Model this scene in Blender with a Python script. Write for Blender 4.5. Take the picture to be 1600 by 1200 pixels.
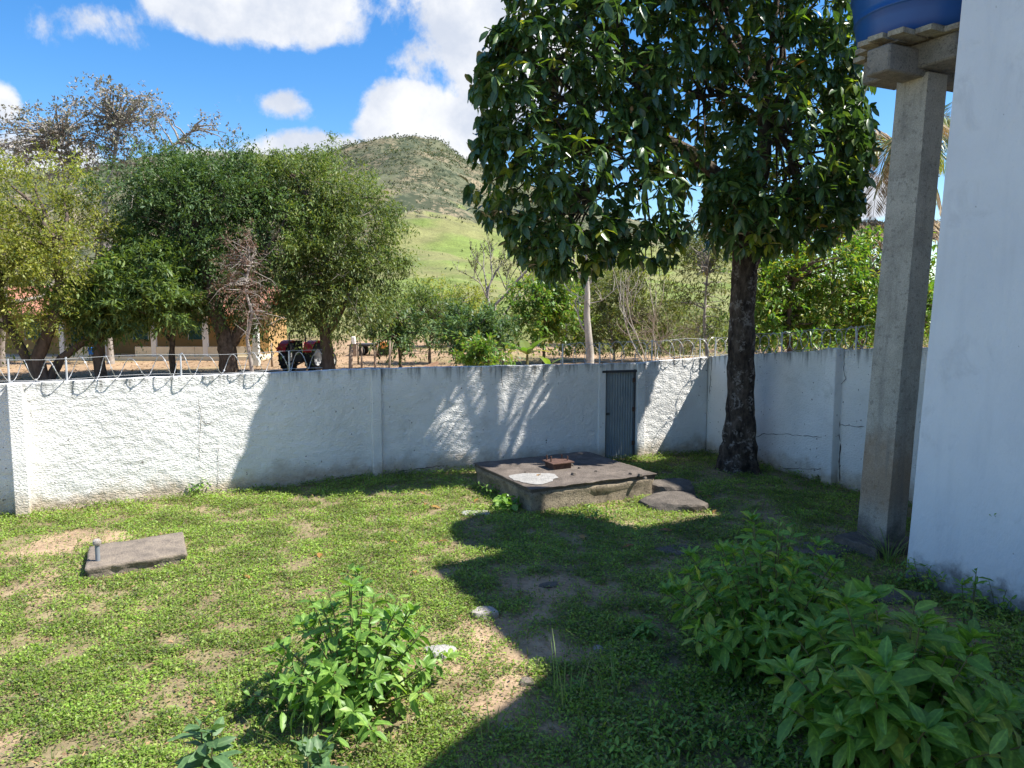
import bpy, bmesh, math, random
import numpy as np
from mathutils import Vector, Matrix

# ------------------------------------------------------------------ clear
for o in list(bpy.data.objects):
    bpy.data.objects.remove(o)
S = bpy.context.scene
COL = S.collection
random.seed(7)
rng = np.random.default_rng(11)
R = math.radians

# ------------------------------------------------------------------ camera
CAMZ = 3.4
PITCH = math.atan(124 / 1200)
cam = bpy.data.cameras.new('camera')
cam.sensor_width = 36.0
cam.lens = 27.0
cam.clip_start = 0.05
cam.clip_end = 5000
camo = bpy.data.objects.new('camera', cam)
camo.location = (0, 0, CAMZ)
camo.rotation_euler = (math.pi / 2 - PITCH, 0, 0)
COL.objects.link(camo)
S.camera = camo
S.render.resolution_x = 1024
S.render.resolution_y = 768

# ------------------------------------------------------------------ light
SUN_EL = R(55)
SUN_H = Vector((0.998, -0.06, 0)).normalized()          # towards the sun, horizontally
SUN_DIR = Vector((SUN_H.x * math.cos(SUN_EL), SUN_H.y * math.cos(SUN_EL), math.sin(SUN_EL)))
sl = bpy.data.lights.new('sun', 'SUN')
sl.energy = 5.0
sl.angle = R(0.55)
sl.color = (1.0, 0.955, 0.88)
so = bpy.data.objects.new('sun', sl)
so.rotation_euler = SUN_DIR.to_track_quat('Z', 'Y').to_euler()
so.location = (20, -5, 30)
COL.objects.link(so)

S.view_settings.view_transform = 'Standard'
S.view_settings.look = 'None'
S.view_settings.gamma = 1.0
S.view_settings.use_curve_mapping = False
S.view_settings.exposure = 1.08


# ------------------------------------------------------------------ pixel helpers (1600 x 1200)
def ray(u, v):
    a = (u - 800) / 1200.0
    b = (600 - v) / 1200.0
    return Vector((a, math.cos(PITCH) + b * math.sin(PITCH), -math.sin(PITCH) + b * math.cos(PITCH)))


def gp(u, v, z=0.0):
    r = ray(u, v)
    t = (z - CAMZ) / r.z
    return Vector((r.x * t, r.y * t, z))


def at(u, v, Y):
    r = ray(u, v)
    t = Y / r.y
    return Vector((r.x * t, Y, CAMZ + r.z * t))


def proj(P):
    P = np.asarray(P, float)
    y = P[:, 1]
    z = P[:, 2] - CAMZ
    dep = y * math.cos(PITCH) - z * math.sin(PITCH)
    up = y * math.sin(PITCH) + z * math.cos(PITCH)
    dep_s = np.where(dep < 0.1, 0.1, dep)
    return 800 + 1200 * P[:, 0] / dep_s, 600 - 1200 * up / dep_s, dep


# ------------------------------------------------------------------ numpy noise
def _hash(ix, iy, seed):
    h = (ix.astype(np.int64) * 374761393 + iy.astype(np.int64) * 668265263 + seed * 1442695041) & 0xFFFFFFFF
    h = ((h ^ (h >> 13)) * 1274126177) & 0xFFFFFFFF
    h = (h ^ (h >> 16)) & 0xFFFFFFFF
    return h.astype(float) / 4294967295.0


def vnoise(x, y, seed=0):
    x = np.asarray(x, float)
    y = np.asarray(y, float)
    ix = np.floor(x)
    iy = np.floor(y)
    fx = x - ix
    fy = y - iy
    fx = fx * fx * (3 - 2 * fx)
    fy = fy * fy * (3 - 2 * fy)
    a = _hash(ix, iy, seed)
    b = _hash(ix + 1, iy, seed)
    c = _hash(ix, iy + 1, seed)
    d = _hash(ix + 1, iy + 1, seed)
    return (a * (1 - fx) + b * fx) * (1 - fy) + (c * (1 - fx) + d * fx) * fy


def fbm(x, y, seed=0, oct=4):
    s = 0
    amp = 0.5
    for i in range(oct):
        s = s + amp * vnoise(np.asarray(x) * 2 ** i + i * 17.3, np.asarray(y) * 2 ** i - i * 9.1, seed + i)
        amp *= 0.5
    return s / (1 - 0.5 ** oct)


# ------------------------------------------------------------------ nodes / materials
def new_mat(name):
    m = bpy.data.materials.new(name)
    m.use_nodes = True
    nt = m.node_tree
    nt.nodes.clear()
    out = nt.nodes.new('ShaderNodeOutputMaterial')
    return m, nt, out


def nd(nt, t, **kw):
    n = nt.nodes.new(t)
    for k, v in kw.items():
        if k.startswith('i_'):
            n.inputs[k[2:].replace('_', ' ')].default_value = v
        else:
            setattr(n, k, v)
    return n


def lk(nt, a, b):
    nt.links.new(a, b)


def ramp(nt, stops, fac=None, interp='LINEAR'):
    n = nt.nodes.new('ShaderNodeValToRGB')
    n.color_ramp.interpolation = interp
    e = n.color_ramp.elements
    while len(e) < len(stops):
        e.new(0.5)
    for i, (p, c) in enumerate(stops):
        e[i].position = p
        e[i].color = (*c, 1) if len(c) == 3 else c
    if fac is not None:
        lk(nt, fac, n.inputs['Fac'])
    return n


def noise(nt, vec, scale, detail=5, rough=0.6, dist=0.0):
    n = nd(nt, 'ShaderNodeTexNoise')
    n.inputs['Scale'].default_value = scale
    n.inputs['Detail'].default_value = detail
    n.inputs['Roughness'].default_value = rough
    n.inputs['Distortion'].default_value = dist
    if vec is not None:
        lk(nt, vec, n.inputs['Vector'])
    return n


def mixc(nt, fac, a, b, mode='MIX'):
    n = nt.nodes.new('ShaderNodeMix')
    n.data_type = 'RGBA'
    n.blend_type = mode
    for key, val in (('Factor', fac), ('A', a), ('B', b)):
        sock = [s for s in n.inputs if s.name == key and s.type == ('VALUE' if key == 'Factor' else 'RGBA')][0]
        if isinstance(val, (int, float)):
            sock.default_value = val
        elif isinstance(val, tuple):
            sock.default_value = (*val, 1) if len(val) == 3 else val
        else:
            lk(nt, val, sock)
    return [s for s in n.outputs if s.type == 'RGBA'][0]


def mth(nt, op, a, b=None, clamp=False):
    n = nt.nodes.new('ShaderNodeMath')
    n.operation = op
    n.use_clamp = clamp
    for i, v in enumerate((a, b)):
        if v is None:
            continue
        if isinstance(v, (int, float)):
            n.inputs[i].default_value = v
        else:
            lk(nt, v, n.inputs[i])
    return n.outputs[0]


def mapr(nt, v, a, b, c=0.0, d=1.0, smooth=True):
    n = nt.nodes.new('ShaderNodeMapRange')
    n.interpolation_type = 'SMOOTHSTEP' if smooth else 'LINEAR'
    n.inputs['From Min'].default_value = a
    n.inputs['From Max'].default_value = b
    n.inputs['To Min'].default_value = c
    n.inputs['To Max'].default_value = d
    lk(nt, v, n.inputs['Value'])
    return n.outputs[0]


def position(nt, scale=(1, 1, 1)):
    g = nd(nt, 'ShaderNodeNewGeometry')
    mp = nd(nt, 'ShaderNodeMapping')
    mp.inputs['Scale'].default_value = scale
    lk(nt, g.outputs['Position'], mp.inputs['Vector'])
    return mp.outputs[0], g


def finish(nt, out, color, rough=0.85, bump=None, bstr=0.5, bdist=0.02, spec=0.3, metal=0.0):
    p = nd(nt, 'ShaderNodeBsdfPrincipled')
    if isinstance(color, tuple):
        p.inputs['Base Color'].default_value = (*color, 1)
    else:
        lk(nt, color, p.inputs['Base Color'])
    if isinstance(rough, (int, float)):
        p.inputs['Roughness'].default_value = rough
    else:
        lk(nt, rough, p.inputs['Roughness'])
    p.inputs['Specular IOR Level'].default_value = spec
    p.inputs['Metallic'].default_value = metal
    if bump is not None:
        b = nd(nt, 'ShaderNodeBump')
        b.inputs['Strength'].default_value = bstr
        b.inputs['Distance'].default_value = bdist
        lk(nt, bump, b.inputs['Height'])
        lk(nt, b.outputs[0], p.inputs['Normal'])
    lk(nt, p.outputs[0], out.inputs['Surface'])
    return p


def mat_simple(name, c1, c2, scale=8, rough=0.8, bstr=0.3, spec=0.3, metal=0.0, stretch=(1, 1, 1), bdist=0.01):
    m, nt, out = new_mat(name)
    v, g = position(nt, stretch)
    n = noise(nt, v, scale)
    r = ramp(nt, [(0.3, c1), (0.7, c2)], n.outputs['Fac'])
    n2 = noise(nt, v, scale * 6)
    finish(nt, out, r.outputs[0], rough, n2.outputs['Fac'], bstr, bdist, spec, metal)
    return m


def mat_leaf(name, cols, trans=0.3, rough=0.45, spec=0.4, patch=0.0, tcol=None):
    """leaf colours picked per leaf; a little light passes through"""
    m, nt, out = new_mat(name)
    g = nd(nt, 'ShaderNodeNewGeometry')
    oi = nd(nt, 'ShaderNodeObjectInfo')
    f = mth(nt, 'FRACT', mth(nt, 'ADD', g.outputs['Random Per Island'], oi.outputs['Random']))
    n = len(cols)
    r = ramp(nt, [((i + 0.5) / n, c) for i, c in enumerate(cols)], f)
    col = r.outputs[0]
    if patch > 0:
        nz = noise(nt, g.outputs['Position'], patch, 3)
        k = mapr(nt, nz.outputs['Fac'], 0.3, 0.7, 0.75, 1.3)
        vm = nd(nt, 'ShaderNodeVectorMath', operation='SCALE')
        lk(nt, col, vm.inputs[0])
        lk(nt, k, vm.inputs['Scale'])
        col = vm.outputs[0]
    ra = nd(nt, 'ShaderNodeAttribute', attribute_name='rib')
    rf_ = mapr(nt, ra.outputs['Fac'], 0.72, 1.0, 0.0, 0.55)
    col = mixc(nt, rf_, col, mixc(nt, 1.0, col, (2.1, 1.8, 1.8), 'MULTIPLY'))
    nv = noise(nt, g.outputs['Position'], 38, 2)
    kv = mapr(nt, nv.outputs['Fac'], 0.3, 0.7, 0.82, 1.18)
    vv_ = nd(nt, 'ShaderNodeVectorMath', operation='SCALE')
    lk(nt, col, vv_.inputs[0])
    lk(nt, kv, vv_.inputs['Scale'])
    col = vv_.outputs[0]
    p = nd(nt, 'ShaderNodeBsdfPrincipled')
    lk(nt, col, p.inputs['Base Color'])
    p.inputs['Roughness'].default_value = rough
    p.inputs['Specular IOR Level'].default_value = spec
    t = nd(nt, 'ShaderNodeBsdfTranslucent')
    tc = mixc(nt, 1.0, col, tcol or (1.9, 2.0, 0.7), 'MULTIPLY')
    lk(nt, tc, t.inputs['Color'])
    mx = nd(nt, 'ShaderNodeMixShader')
    mx.inputs[0].default_value = trans
    lk(nt, p.outputs[0], mx.inputs[1])
    lk(nt, t.outputs[0], mx.inputs[2])
    lk(nt, mx.outputs[0], out.inputs['Surface'])
    return m


def mat_stucco(name, wear=1.0):
    m, nt, out = new_mat(name)
    v, g = position(nt)
    sep = nd(nt, 'ShaderNodeSeparateXYZ')
    lk(nt, v, sep.inputs[0])
    at_ = nd(nt, 'ShaderNodeAttribute', attribute_name='topd')
    n1 = noise(nt, v, 1.3, 5)
    base = ramp(nt, [(0.3, (0.69, 0.685, 0.655)), (0.65, (0.81, 0.80, 0.77))], n1.outputs['Fac'])
    # earth splashed on the foot
    n2 = noise(nt, v, 2.2, 6, 0.65)
    hz = mth(nt, 'ADD', sep.outputs['Z'], mth(nt, 'MULTIPLY', n2.outputs['Fac'], -0.75))
    foot = mapr(nt, hz, -0.34, 0.10, 1.0, 0.0)
    n2b = noise(nt, v, 9, 4)
    footc = ramp(nt, [(0.3, (0.30, 0.22, 0.14)), (0.7, (0.52, 0.42, 0.29))], n2b.outputs['Fac'])
    c = mixc(nt, mth(nt, 'MULTIPLY', foot, 0.85 * wear), base.outputs[0], footc.outputs[0])
    # mould runs from the top
    vs, _ = position(nt, (9, 9, 0.7))
    n3 = noise(nt, vs, 1.0, 4, 0.7)
    td = mth(nt, 'ADD', at_.outputs['Fac'], mth(nt, 'MULTIPLY', n3.outputs['Fac'], -1.35))
    run = mapr(nt, td, -0.94, -0.46, 1.0, 0.0)
    c = mixc(nt, mth(nt, 'MULTIPLY', run, 0.85 * wear), c, (0.10, 0.10, 0.085))
    ng = noise(nt, v, 0.8, 6, 0.7, 0.5)
    gr = mapr(nt, ng.outputs['Fac'], 0.56, 0.72, 0.0, 0.45)
    c = mixc(nt, mth(nt, 'MULTIPLY', gr, wear), c, (0.42, 0.41, 0.37))
    # pits and chips
    n4 = noise(nt, v, 14, 2, 0.5)
    pit = mapr(nt, n4.outputs['Fac'], 0.71, 0.74, 0.0, 1.0)
    c = mixc(nt, mth(nt, 'MULTIPLY', pit, 0.8), c, (0.13, 0.11, 0.09))
    vf, _ = position(nt, (1, 1, 1.6))
    nb = noise(nt, vf, 26, 3, 0.55)
    finish(nt, out, c, 0.9, nb.outputs['Fac'], 0.8, 0.035, 0.2)
    return m


def mat_concrete(name, c1, c2, c3, rust=False, scale=3.0, lichen=0.5):
    m, nt, out = new_mat(name)
    v, g = position(nt)
    n1 = noise(nt, v, scale, 6, 0.65)
    r = ramp(nt, [(0.28, c1), (0.5, c2), (0.72, c3)], n1.outputs['Fac'])
    c = r.outputs[0]
    n2 = noise(nt, v, scale * 7, 4, 0.6)
    sp = mapr(nt, n2.outputs['Fac'], 0.56, 0.66, 0.0, lichen)
    c = mixc(nt, sp, c, (0.06, 0.055, 0.05))
    if rust:
        sep = nd(nt, 'ShaderNodeSeparateXYZ')
        lk(nt, v, sep.inputs[0])
        hz = mth(nt, 'ADD', sep.outputs['Z'], mth(nt, 'MULTIPLY', n1.outputs['Fac'], 0.8))
        b1 = mapr(nt, hz, 0.7, 1.3, 0, 1)
        b2 = mapr(nt, hz, 1.5, 2.3, 1, 0)
        c = mixc(nt, mth(nt, 'MULTIPLY', mth(nt, 'MULTIPLY', b1, b2), 0.6), c, (0.33, 0.19, 0.09))
        b3 = mapr(nt, hz, 0.4, 0.95, 0.8, 0)
        c = mixc(nt, b3, c, (0.07, 0.062, 0.055))
        vv, _ = position(nt, (7, 7, 0.35))
        n5 = noise(nt, vv, 1.5, 4)
        c = mixc(nt, mapr(nt, n5.outputs['Fac'], 0.5, 0.75, 0, 0.45), c, (0.2, 0.19, 0.175))
    ngr = noise(nt, v, 70, 3, 0.7)
    c = mixc(nt, mapr(nt, ngr.outputs['Fac'], 0.35, 0.65, 0.0, 0.4), mixc(nt, 1.0, c, (0.85, 0.84, 0.83), 'MULTIPLY'), mixc(nt, 1.0, c, (1.75, 1.72, 1.66), 'MULTIPLY'))
    n3 = noise(nt, v, 32, 6, 0.7)
    finish(nt, out, c, 0.92, n3.outputs['Fac'], 0.9, 0.025, 0.2)
    return m


M = {}
M['stucco'] = mat_stucco('white_stucco')
M['stucco_side'] = mat_stucco('white_stucco_side', 1.0)


def mat_building():
    m, nt, out = new_mat('building_paint')
    v, g = position(nt)
    sep = nd(nt, 'ShaderNodeSeparateXYZ')
    lk(nt, v, sep.inputs[0])
    n1 = noise(nt, v, 0.9, 5)
    base = ramp(nt, [(0.3, (0.70, 0.715, 0.74)), (0.7, (0.79, 0.80, 0.81))], n1.outputs['Fac'])
    n2 = noise(nt, v, 3.0, 6, 0.7)
    hz = mth(nt, 'ADD', sep.outputs['Z'], mth(nt, 'MULTIPLY', n2.outputs['Fac'], -0.9))
    foot = mapr(nt, hz, -0.38, 0.0, 0.85, 0.0)
    c = mixc(nt, foot, base.outputs[0], (0.09, 0.085, 0.08))
    n4 = noise(nt, v, 11, 2)
    c = mixc(nt, mapr(nt, n4.outputs['Fac'], 0.75, 0.78, 0, 0.6), c, (0.25, 0.25, 0.25))
    vs, _ = position(nt, (3, 3, 0.3))
    n5 = noise(nt, vs, 1.2, 4)
    c = mixc(nt, mapr(nt, n5.outputs['Fac'], 0.52, 0.75, 0, 0.25), c, (0.55, 0.57, 0.6))
    ng = noise(nt, v, 1.6, 7, 0.72, 0.6)
    c = mixc(nt, mapr(nt, ng.outputs['Fac'], 0.54, 0.70, 0, 0.35), c, (0.50, 0.51, 0.53))
    n7 = noise(nt, v, 30, 4, 0.7)
    c = mixc(nt, mapr(nt, n7.outputs['Fac'], 0.62, 0.75, 0, 0.3), c, (0.45, 0.46, 0.47))
    vb, _ = position(nt, (1, 1, 0.5))
    nb = noise(nt, vb, 3.2, 7, 0.68)
    finish(nt, out, c, 0.85, nb.outputs['Fac'], 0.7, 0.05, 0.25)
    return m


M['building'] = mat_building()
M['column'] = mat_concrete('column_concrete', (0.30, 0.283, 0.245), (0.43, 0.405, 0.35), (0.52, 0.49, 0.43), True, 2.2, 0.35)
M['cap'] = mat_concrete('cap_concrete', (0.15, 0.14, 0.12), (0.25, 0.23, 0.20), (0.34, 0.31, 0.26), False, 4, 0.6)
M['slab'] = mat_concrete('slab_concrete', (0.075, 0.063, 0.054), (0.13, 0.11, 0.095), (0.20, 0.17, 0.145), False, 3.5, 0.5)
M['slab_side'] = mat_concrete('slab_side_concrete', (0.12, 0.10, 0.075), (0.25, 0.21, 0.155), (0.36, 0.30, 0.22), False, 3.0, 0.7)
M['pad'] = mat_concrete('pad_concrete', (0.13, 0.112, 0.095), (0.22, 0.185, 0.15), (0.29, 0.245, 0.19), False, 5, 0.45)
M['cement'] = mat_concrete('pale_cement', (0.26, 0.255, 0.24), (0.36, 0.355, 0.335), (0.44, 0.43, 0.41), False, 6, 0.3)
M['patch'] = mat_concrete('patch_cement', (0.20, 0.20, 0.19), (0.31, 0.305, 0.295), (0.38, 0.375, 0.36), False, 5, 0.55)
M['stone'] = mat_concrete('field_stone', (0.22, 0.20, 0.18), (0.36, 0.33, 0.30), (0.48, 0.45, 0.41), False, 7, 0.4)
M['flag'] = mat_concrete('dark_flagstone', (0.075, 0.065, 0.055), (0.12, 0.105, 0.09), (0.18, 0.155, 0.13), False, 4, 0.6)
M['crack'] = mat_simple('crack_shadow', (0.03, 0.028, 0.025), (0.06, 0.05, 0.045), 20, 1.0)
M['rust'] = mat_simple('rusty_iron', (0.055, 0.032, 0.025), (0.13, 0.07, 0.05), 14, 0.8, 0.5)
M['door'] = mat_simple('grey_blue_sheet', (0.18, 0.215, 0.235), (0.26, 0.295, 0.31), 2.2, 0.5, 0.1, 0.4)
M['wire'] = mat_simple('galvanised_wire', (0.34, 0.34, 0.33), (0.50, 0.50, 0.49), 9, 0.5, 0.1, 0.5, 0.3)
M['postmetal'] = mat_simple('galvanised_post', (0.42, 0.43, 0.44), (0.58, 0.59, 0.60), 6, 0.5, 0.1, 0.5, 0.2)
M['tank'] = mat_simple('blue_polyethylene', (0.012, 0.075, 0.26), (0.016, 0.095, 0.31), 1.5, 0.38, 0.05, 0.5)
M['tile_bits'] = mat_concrete('broken_tile', (0.20, 0.16, 0.12), (0.38, 0.34, 0.26), (0.5, 0.46, 0.36), False, 9, 0.5)
M['bark_dark'] = mat_simple('dark_bark', (0.035, 0.027, 0.021), (0.17, 0.135, 0.105), 9, 0.95, 1.0, 0.15, 0, (1, 1, 0.55), 0.04)


def mat_bark():
    m, nt, out = new_mat('patchy_bark')
    v, g = position(nt, (1, 1, 0.45))
    n1 = noise(nt, v, 7, 6, 0.7)
    r = ramp(nt, [(0.36, (0.022, 0.016, 0.013)), (0.52, (0.075, 0.056, 0.043)), (0.66, (0.15, 0.115, 0.09))], n1.outputs['Fac'])
    v2, _ = position(nt)
    n2 = noise(nt, v2, 5.5, 5, 0.65)
    n4 = noise(nt, v2, 22, 3)
    k = mth(nt, 'MULTIPLY', mapr(nt, n2.outputs['Fac'], 0.52, 0.64, 0, 0.8), mapr(nt, n4.outputs['Fac'], 0.42, 0.55))
    c = mixc(nt, k, r.outputs[0], (0.30, 0.265, 0.235))
    v3, _ = position(nt, (1, 1, 0.25))
    n3 = noise(nt, v3, 24, 5, 0.7)
    finish(nt, out, c, 0.95, n3.outputs['Fac'], 1.0, 0.06, 0.15)
    return m


M['bark_patchy'] = mat_bark()
M['bark_brown'] = mat_simple('brown_bark', (0.06, 0.045, 0.035), (0.16, 0.125, 0.10), 6, 0.95, 0.8, 0.15, 0, (1, 1, 0.3), 0.03)
M['bark_pale'] = mat_simple('pale_bark', (0.27, 0.24, 0.20), (0.48, 0.44, 0.38), 5, 0.95, 0.5, 0.15, 0, (1, 1, 0.4), 0.02)
M['bark_grey'] = mat_simple('grey_twigs', (0.22, 0.19, 0.165), (0.38, 0.34, 0.30), 5, 0.95, 0.4, 0.15)
M['stem'] = mat_simple('green_stem', (0.10, 0.10, 0.045), (0.16, 0.15, 0.06), 9, 0.7, 0.2)
M['deadwood'] = mat_simple('dead_wood', (0.20, 0.15, 0.11), (0.36, 0.28, 0.22), 8, 0.95, 0.5)
M['lumber'] = mat_simple('raw_lumber', (0.42, 0.26, 0.16), (0.6, 0.4, 0.26), 5, 0.85, 0.3)

M['leaf_tree'] = mat_leaf('shade_tree_leaf', [(0.038, 0.080, 0.026), (0.050, 0.105, 0.031), (0.060, 0.120, 0.034), (0.045, 0.092, 0.030), (0.082, 0.145, 0.038), (0.054, 0.110, 0.031), (0.105, 0.165, 0.042)], 0.20, 0.33, 0.55)
M['leaf_new_sunlit'] = mat_leaf('young_sunlit_leaf', [(0.10, 0.17, 0.02), (0.16, 0.20, 0.025), (0.22, 0.22, 0.03), (0.12, 0.19, 0.03)], 0.35, 0.35, 0.5)  # fresh growth; its bright yellow-green also stands in for sunlit clusters
M['leaf_old'] = mat_leaf('old_leaf', [(0.32, 0.17, 0.05), (0.36, 0.22, 0.06), (0.28, 0.12, 0.05)], 0.25, 0.5, 0.3, 0, (1.2, 1.0, 0.6))
M['leaf_bush'] = mat_leaf('bush_leaf', [(0.10, 0.20, 0.035), (0.12, 0.235, 0.045), (0.155, 0.28, 0.055), (0.13, 0.25, 0.042), (0.11, 0.22, 0.04), (0.19, 0.30, 0.06)], 0.30, 0.45, 0.4)
M['leaf_bush2'] = mat_leaf('bush_leaf_dark', [(0.105, 0.215, 0.04), (0.13, 0.25, 0.048), (0.155, 0.29, 0.055), (0.18, 0.315, 0.055), (0.115, 0.235, 0.045), (0.22, 0.35, 0.06), (0.13, 0.255, 0.045), (0.14, 0.27, 0.05), (0.28, 0.33, 0.06)], 0.32, 0.45, 0.4)
M['leaf_blue'] = mat_leaf('greyish_leaf', [(0.07, 0.14, 0.055), (0.09, 0.17, 0.07)], 0.25, 0.5, 0.35)
M['leaf_cover'] = mat_leaf('ground_cover_leaf', [(0.14, 0.225, 0.034), (0.185, 0.285, 0.042), (0.225, 0.33, 0.055), (0.155, 0.25, 0.042), (0.27, 0.36, 0.07), (0.18, 0.16, 0.075), (0.10, 0.13, 0.05)], 0.30, 0.5, 0.3, 1.3)
M['leaf_grass'] = mat_leaf('grass_blade', [(0.12, 0.20, 0.05), (0.17, 0.25, 0.07), (0.22, 0.26, 0.09)], 0.3, 0.5, 0.3)
M['leaf_yellow'] = mat_leaf('yellow_green_leaf', [(0.21, 0.235, 0.045), (0.26, 0.265, 0.06), (0.16, 0.20, 0.045), (0.30, 0.28, 0.08), (0.13, 0.18, 0.045)], 0.3, 0.5, 0.3, 0.35)
M['leaf_feather'] = mat_leaf('feathery_leaf', [(0.09, 0.15, 0.05), (0.115, 0.175, 0.05), (0.16, 0.205, 0.05), (0.075, 0.13, 0.055)], 0.28, 0.5, 0.3, 0.4)
M['leaf_mid'] = mat_leaf('mid_green_leaf', [(0.085, 0.135, 0.038), (0.115, 0.165, 0.046), (0.145, 0.185, 0.052), (0.18, 0.20, 0.058), (0.068, 0.115, 0.038)], 0.25, 0.5, 0.3, 0.35)
M['leaf_deep'] = mat_leaf('deep_green_leaf', [(0.06, 0.115, 0.042), (0.085, 0.14, 0.048), (0.115, 0.17, 0.056), (0.05, 0.10, 0.04)], 0.22, 0.5, 0.3, 0.35)
M['leaf_bright'] = mat_leaf('bright_leaf', [(0.075, 0.17, 0.025), (0.11, 0.21, 0.03), (0.16, 0.25, 0.035), (0.06, 0.14, 0.025), (0.24, 0.24, 0.05)], 0.32, 0.4, 0.45)
M['leaf_scrub'] = mat_leaf('scrub_leaf', [(0.10, 0.13, 0.04), (0.14, 0.16, 0.055), (0.08, 0.11, 0.035), (0.18, 0.17, 0.08)], 0.25, 0.6, 0.2, 0.3)
M['leaf_dry'] = mat_leaf('dry_leaf', [(0.16, 0.09, 0.07), (0.21, 0.12, 0.09), (0.13, 0.09, 0.07), (0.19, 0.15, 0.10)], 0.2, 0.6, 0.2, 0, (1.2, 1.0, 0.8))
M['pod'] = mat_leaf('grey_pods', [(0.30, 0.27, 0.24), (0.38, 0.35, 0.31), (0.24, 0.21, 0.18), (0.20, 0.22, 0.11)], 0.15, 0.7, 0.2, 0, (1.0, 1.0, 0.8))
M['palm'] = mat_leaf('palm_leaflet', [(0.06, 0.11, 0.04), (0.09, 0.14, 0.045), (0.12, 0.16, 0.05), (0.30, 0.25, 0.09)], 0.3, 0.4, 0.5)
M['palm_dry'] = mat_leaf('dry_palm', [(0.30, 0.22, 0.12), (0.22, 0.15, 0.09), (0.38, 0.29, 0.16)], 0.2, 0.6, 0.3, 0, (1.2, 1.0, 0.7))
M['hillshrub'] = mat_leaf('hill_scrub', [(0.05, 0.075, 0.038), (0.07, 0.09, 0.045), (0.10, 0.11, 0.06), (0.04, 0.065, 0.035), (0.16, 0.13, 0.085)], 0.15, 0.7, 0.15, 0.02)
M['litter'] = mat_leaf('leaf_litter', [(0.19, 0.12, 0.07), (0.27, 0.17, 0.09), (0.15, 0.09, 0.055), (0.33, 0.22, 0.11)], 0.1, 0.7, 0.2, 0, (1.1, 1.0, 0.7))
M['ochre'] = mat_simple('ochre_wall', (0.40, 0.25, 0.10), (0.47, 0.30, 0.13), 2, 0.9, 0.2)
M['cream'] = mat_simple('cream_wall', (0.66, 0.58, 0.42), (0.75, 0.67, 0.5), 2, 0.9, 0.2)
M['white'] = mat_simple('white_paint', (0.68, 0.67, 0.63), (0.76, 0.75, 0.71), 3, 0.8, 0.2)
M['teal'] = mat_simple('teal_shutter', (0.02, 0.10, 0.105), (0.03, 0.13, 0.13), 4, 0.5, 0.1)
M['rooftile'] = mat_simple('clay_roof', (0.30, 0.13, 0.085), (0.42, 0.21, 0.14), 4, 0.9, 0.4)
M['red'] = mat_simple('red_paint', (0.50, 0.02, 0.03), (0.6, 0.035, 0.04), 3, 0.4, 0.1, 0.5)
M['black'] = mat_simple('black_rubber', (0.018, 0.018, 0.019), (0.03, 0.03, 0.031), 10, 0.8, 0.3)
M['darkmetal'] = mat_simple('dark_metal', (0.035, 0.036, 0.04), (0.06, 0.06, 0.065), 6, 0.5, 0.2)
M['rim'] = mat_simple('pale_rim', (0.45, 0.45, 0.44), (0.6, 0.6, 0.58), 5, 0.5, 0.1, 0.5)
M['orange'] = mat_simple('orange_paint', (0.5, 0.17, 0.04), (0.6, 0.24, 0.07), 5, 0.6)
M['bluebox'] = mat_simple('blue_plastic', (0.02, 0.13, 0.42), (0.03, 0.16, 0.48), 3, 0.5, 0.1)
M['pvc'] = mat_simple('grey_pvc', (0.16, 0.18, 0.20), (0.22, 0.24, 0.26), 6, 0.6, 0.1)


def mat_ground():
    m, nt, out = new_mat('earth')
    v, g = position(nt)
    a = nd(nt, 'ShaderNodeAttribute', attribute_name='tint')
    n1 = noise(nt, v, 1.8, 6, 0.65)
    n2 = noise(nt, v, 17, 5, 0.65)
    k = mth(nt, 'ADD', mapr(nt, n1.outputs['Fac'], 0.3, 0.7, 0.5, 1.0), mapr(nt, n2.outputs['Fac'], 0.3, 0.7, 0.1, 0.5))
    vm = nd(nt, 'ShaderNodeVectorMath', operation='SCALE')
    lk(nt, a.outputs['Color'], vm.inputs[0])
    lk(nt, k, vm.inputs['Scale'])
    n3 = noise(nt, v, 0.12, 6, 0.7)
    k3 = mapr(nt, n3.outputs['Fac'], 0.3, 0.7, 0.8, 1.2)
    vm2 = nd(nt, 'ShaderNodeVectorMath', operation='SCALE')
    lk(nt, vm.outputs[0], vm2.inputs[0])
    lk(nt, k3, vm2.inputs['Scale'])
    n4 = noise(nt, v, 0.32, 6, 0.72, 0.4)
    n5 = noise(nt, v, 0.045, 4, 0.6)
    scr = mth(nt, 'ADD', n4.outputs['Fac'], mth(nt, 'MULTIPLY', mth(nt, 'SUBTRACT', n5.outputs['Fac'], 0.5), 0.6))
    sf = mth(nt, 'MULTIPLY', mapr(nt, scr, 0.42, 0.54, 0.9, 0.0), a.outputs['Alpha'])
    cfin = mixc(nt, sf, vm2.outputs[0], (0.042, 0.056, 0.032))
    finish(nt, out, cfin, 0.95, n2.outputs['Fac'], 0.7, 0.04, 0.15)
    return m


M['ground'] = mat_ground()


# ------------------------------------------------------------------ mesh helpers
def link(name, me, mat, parent=None):
    o = bpy.data.objects.new(name, me)
    if mat is not None and len(me.materials) == 0:
        me.materials.append(mat)
    COL.objects.link(o)
    if parent is not None:
        o.parent = parent
    return o


def tag(o, label=None, cat=None, group=None, kind=None):
    if label:
        o['label'] = label
    if cat:
        o['category'] = cat
    if group:
        o['group'] = group
    if kind:
        o['kind'] = kind
    return o


def thing(name, label, cat, loc, group=None):
    o = bpy.data.objects.new(name, None)
    o.empty_display_size = 0.2
    o.location = loc
    COL.objects.link(o)
    return tag(o, label, cat, group)


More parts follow.
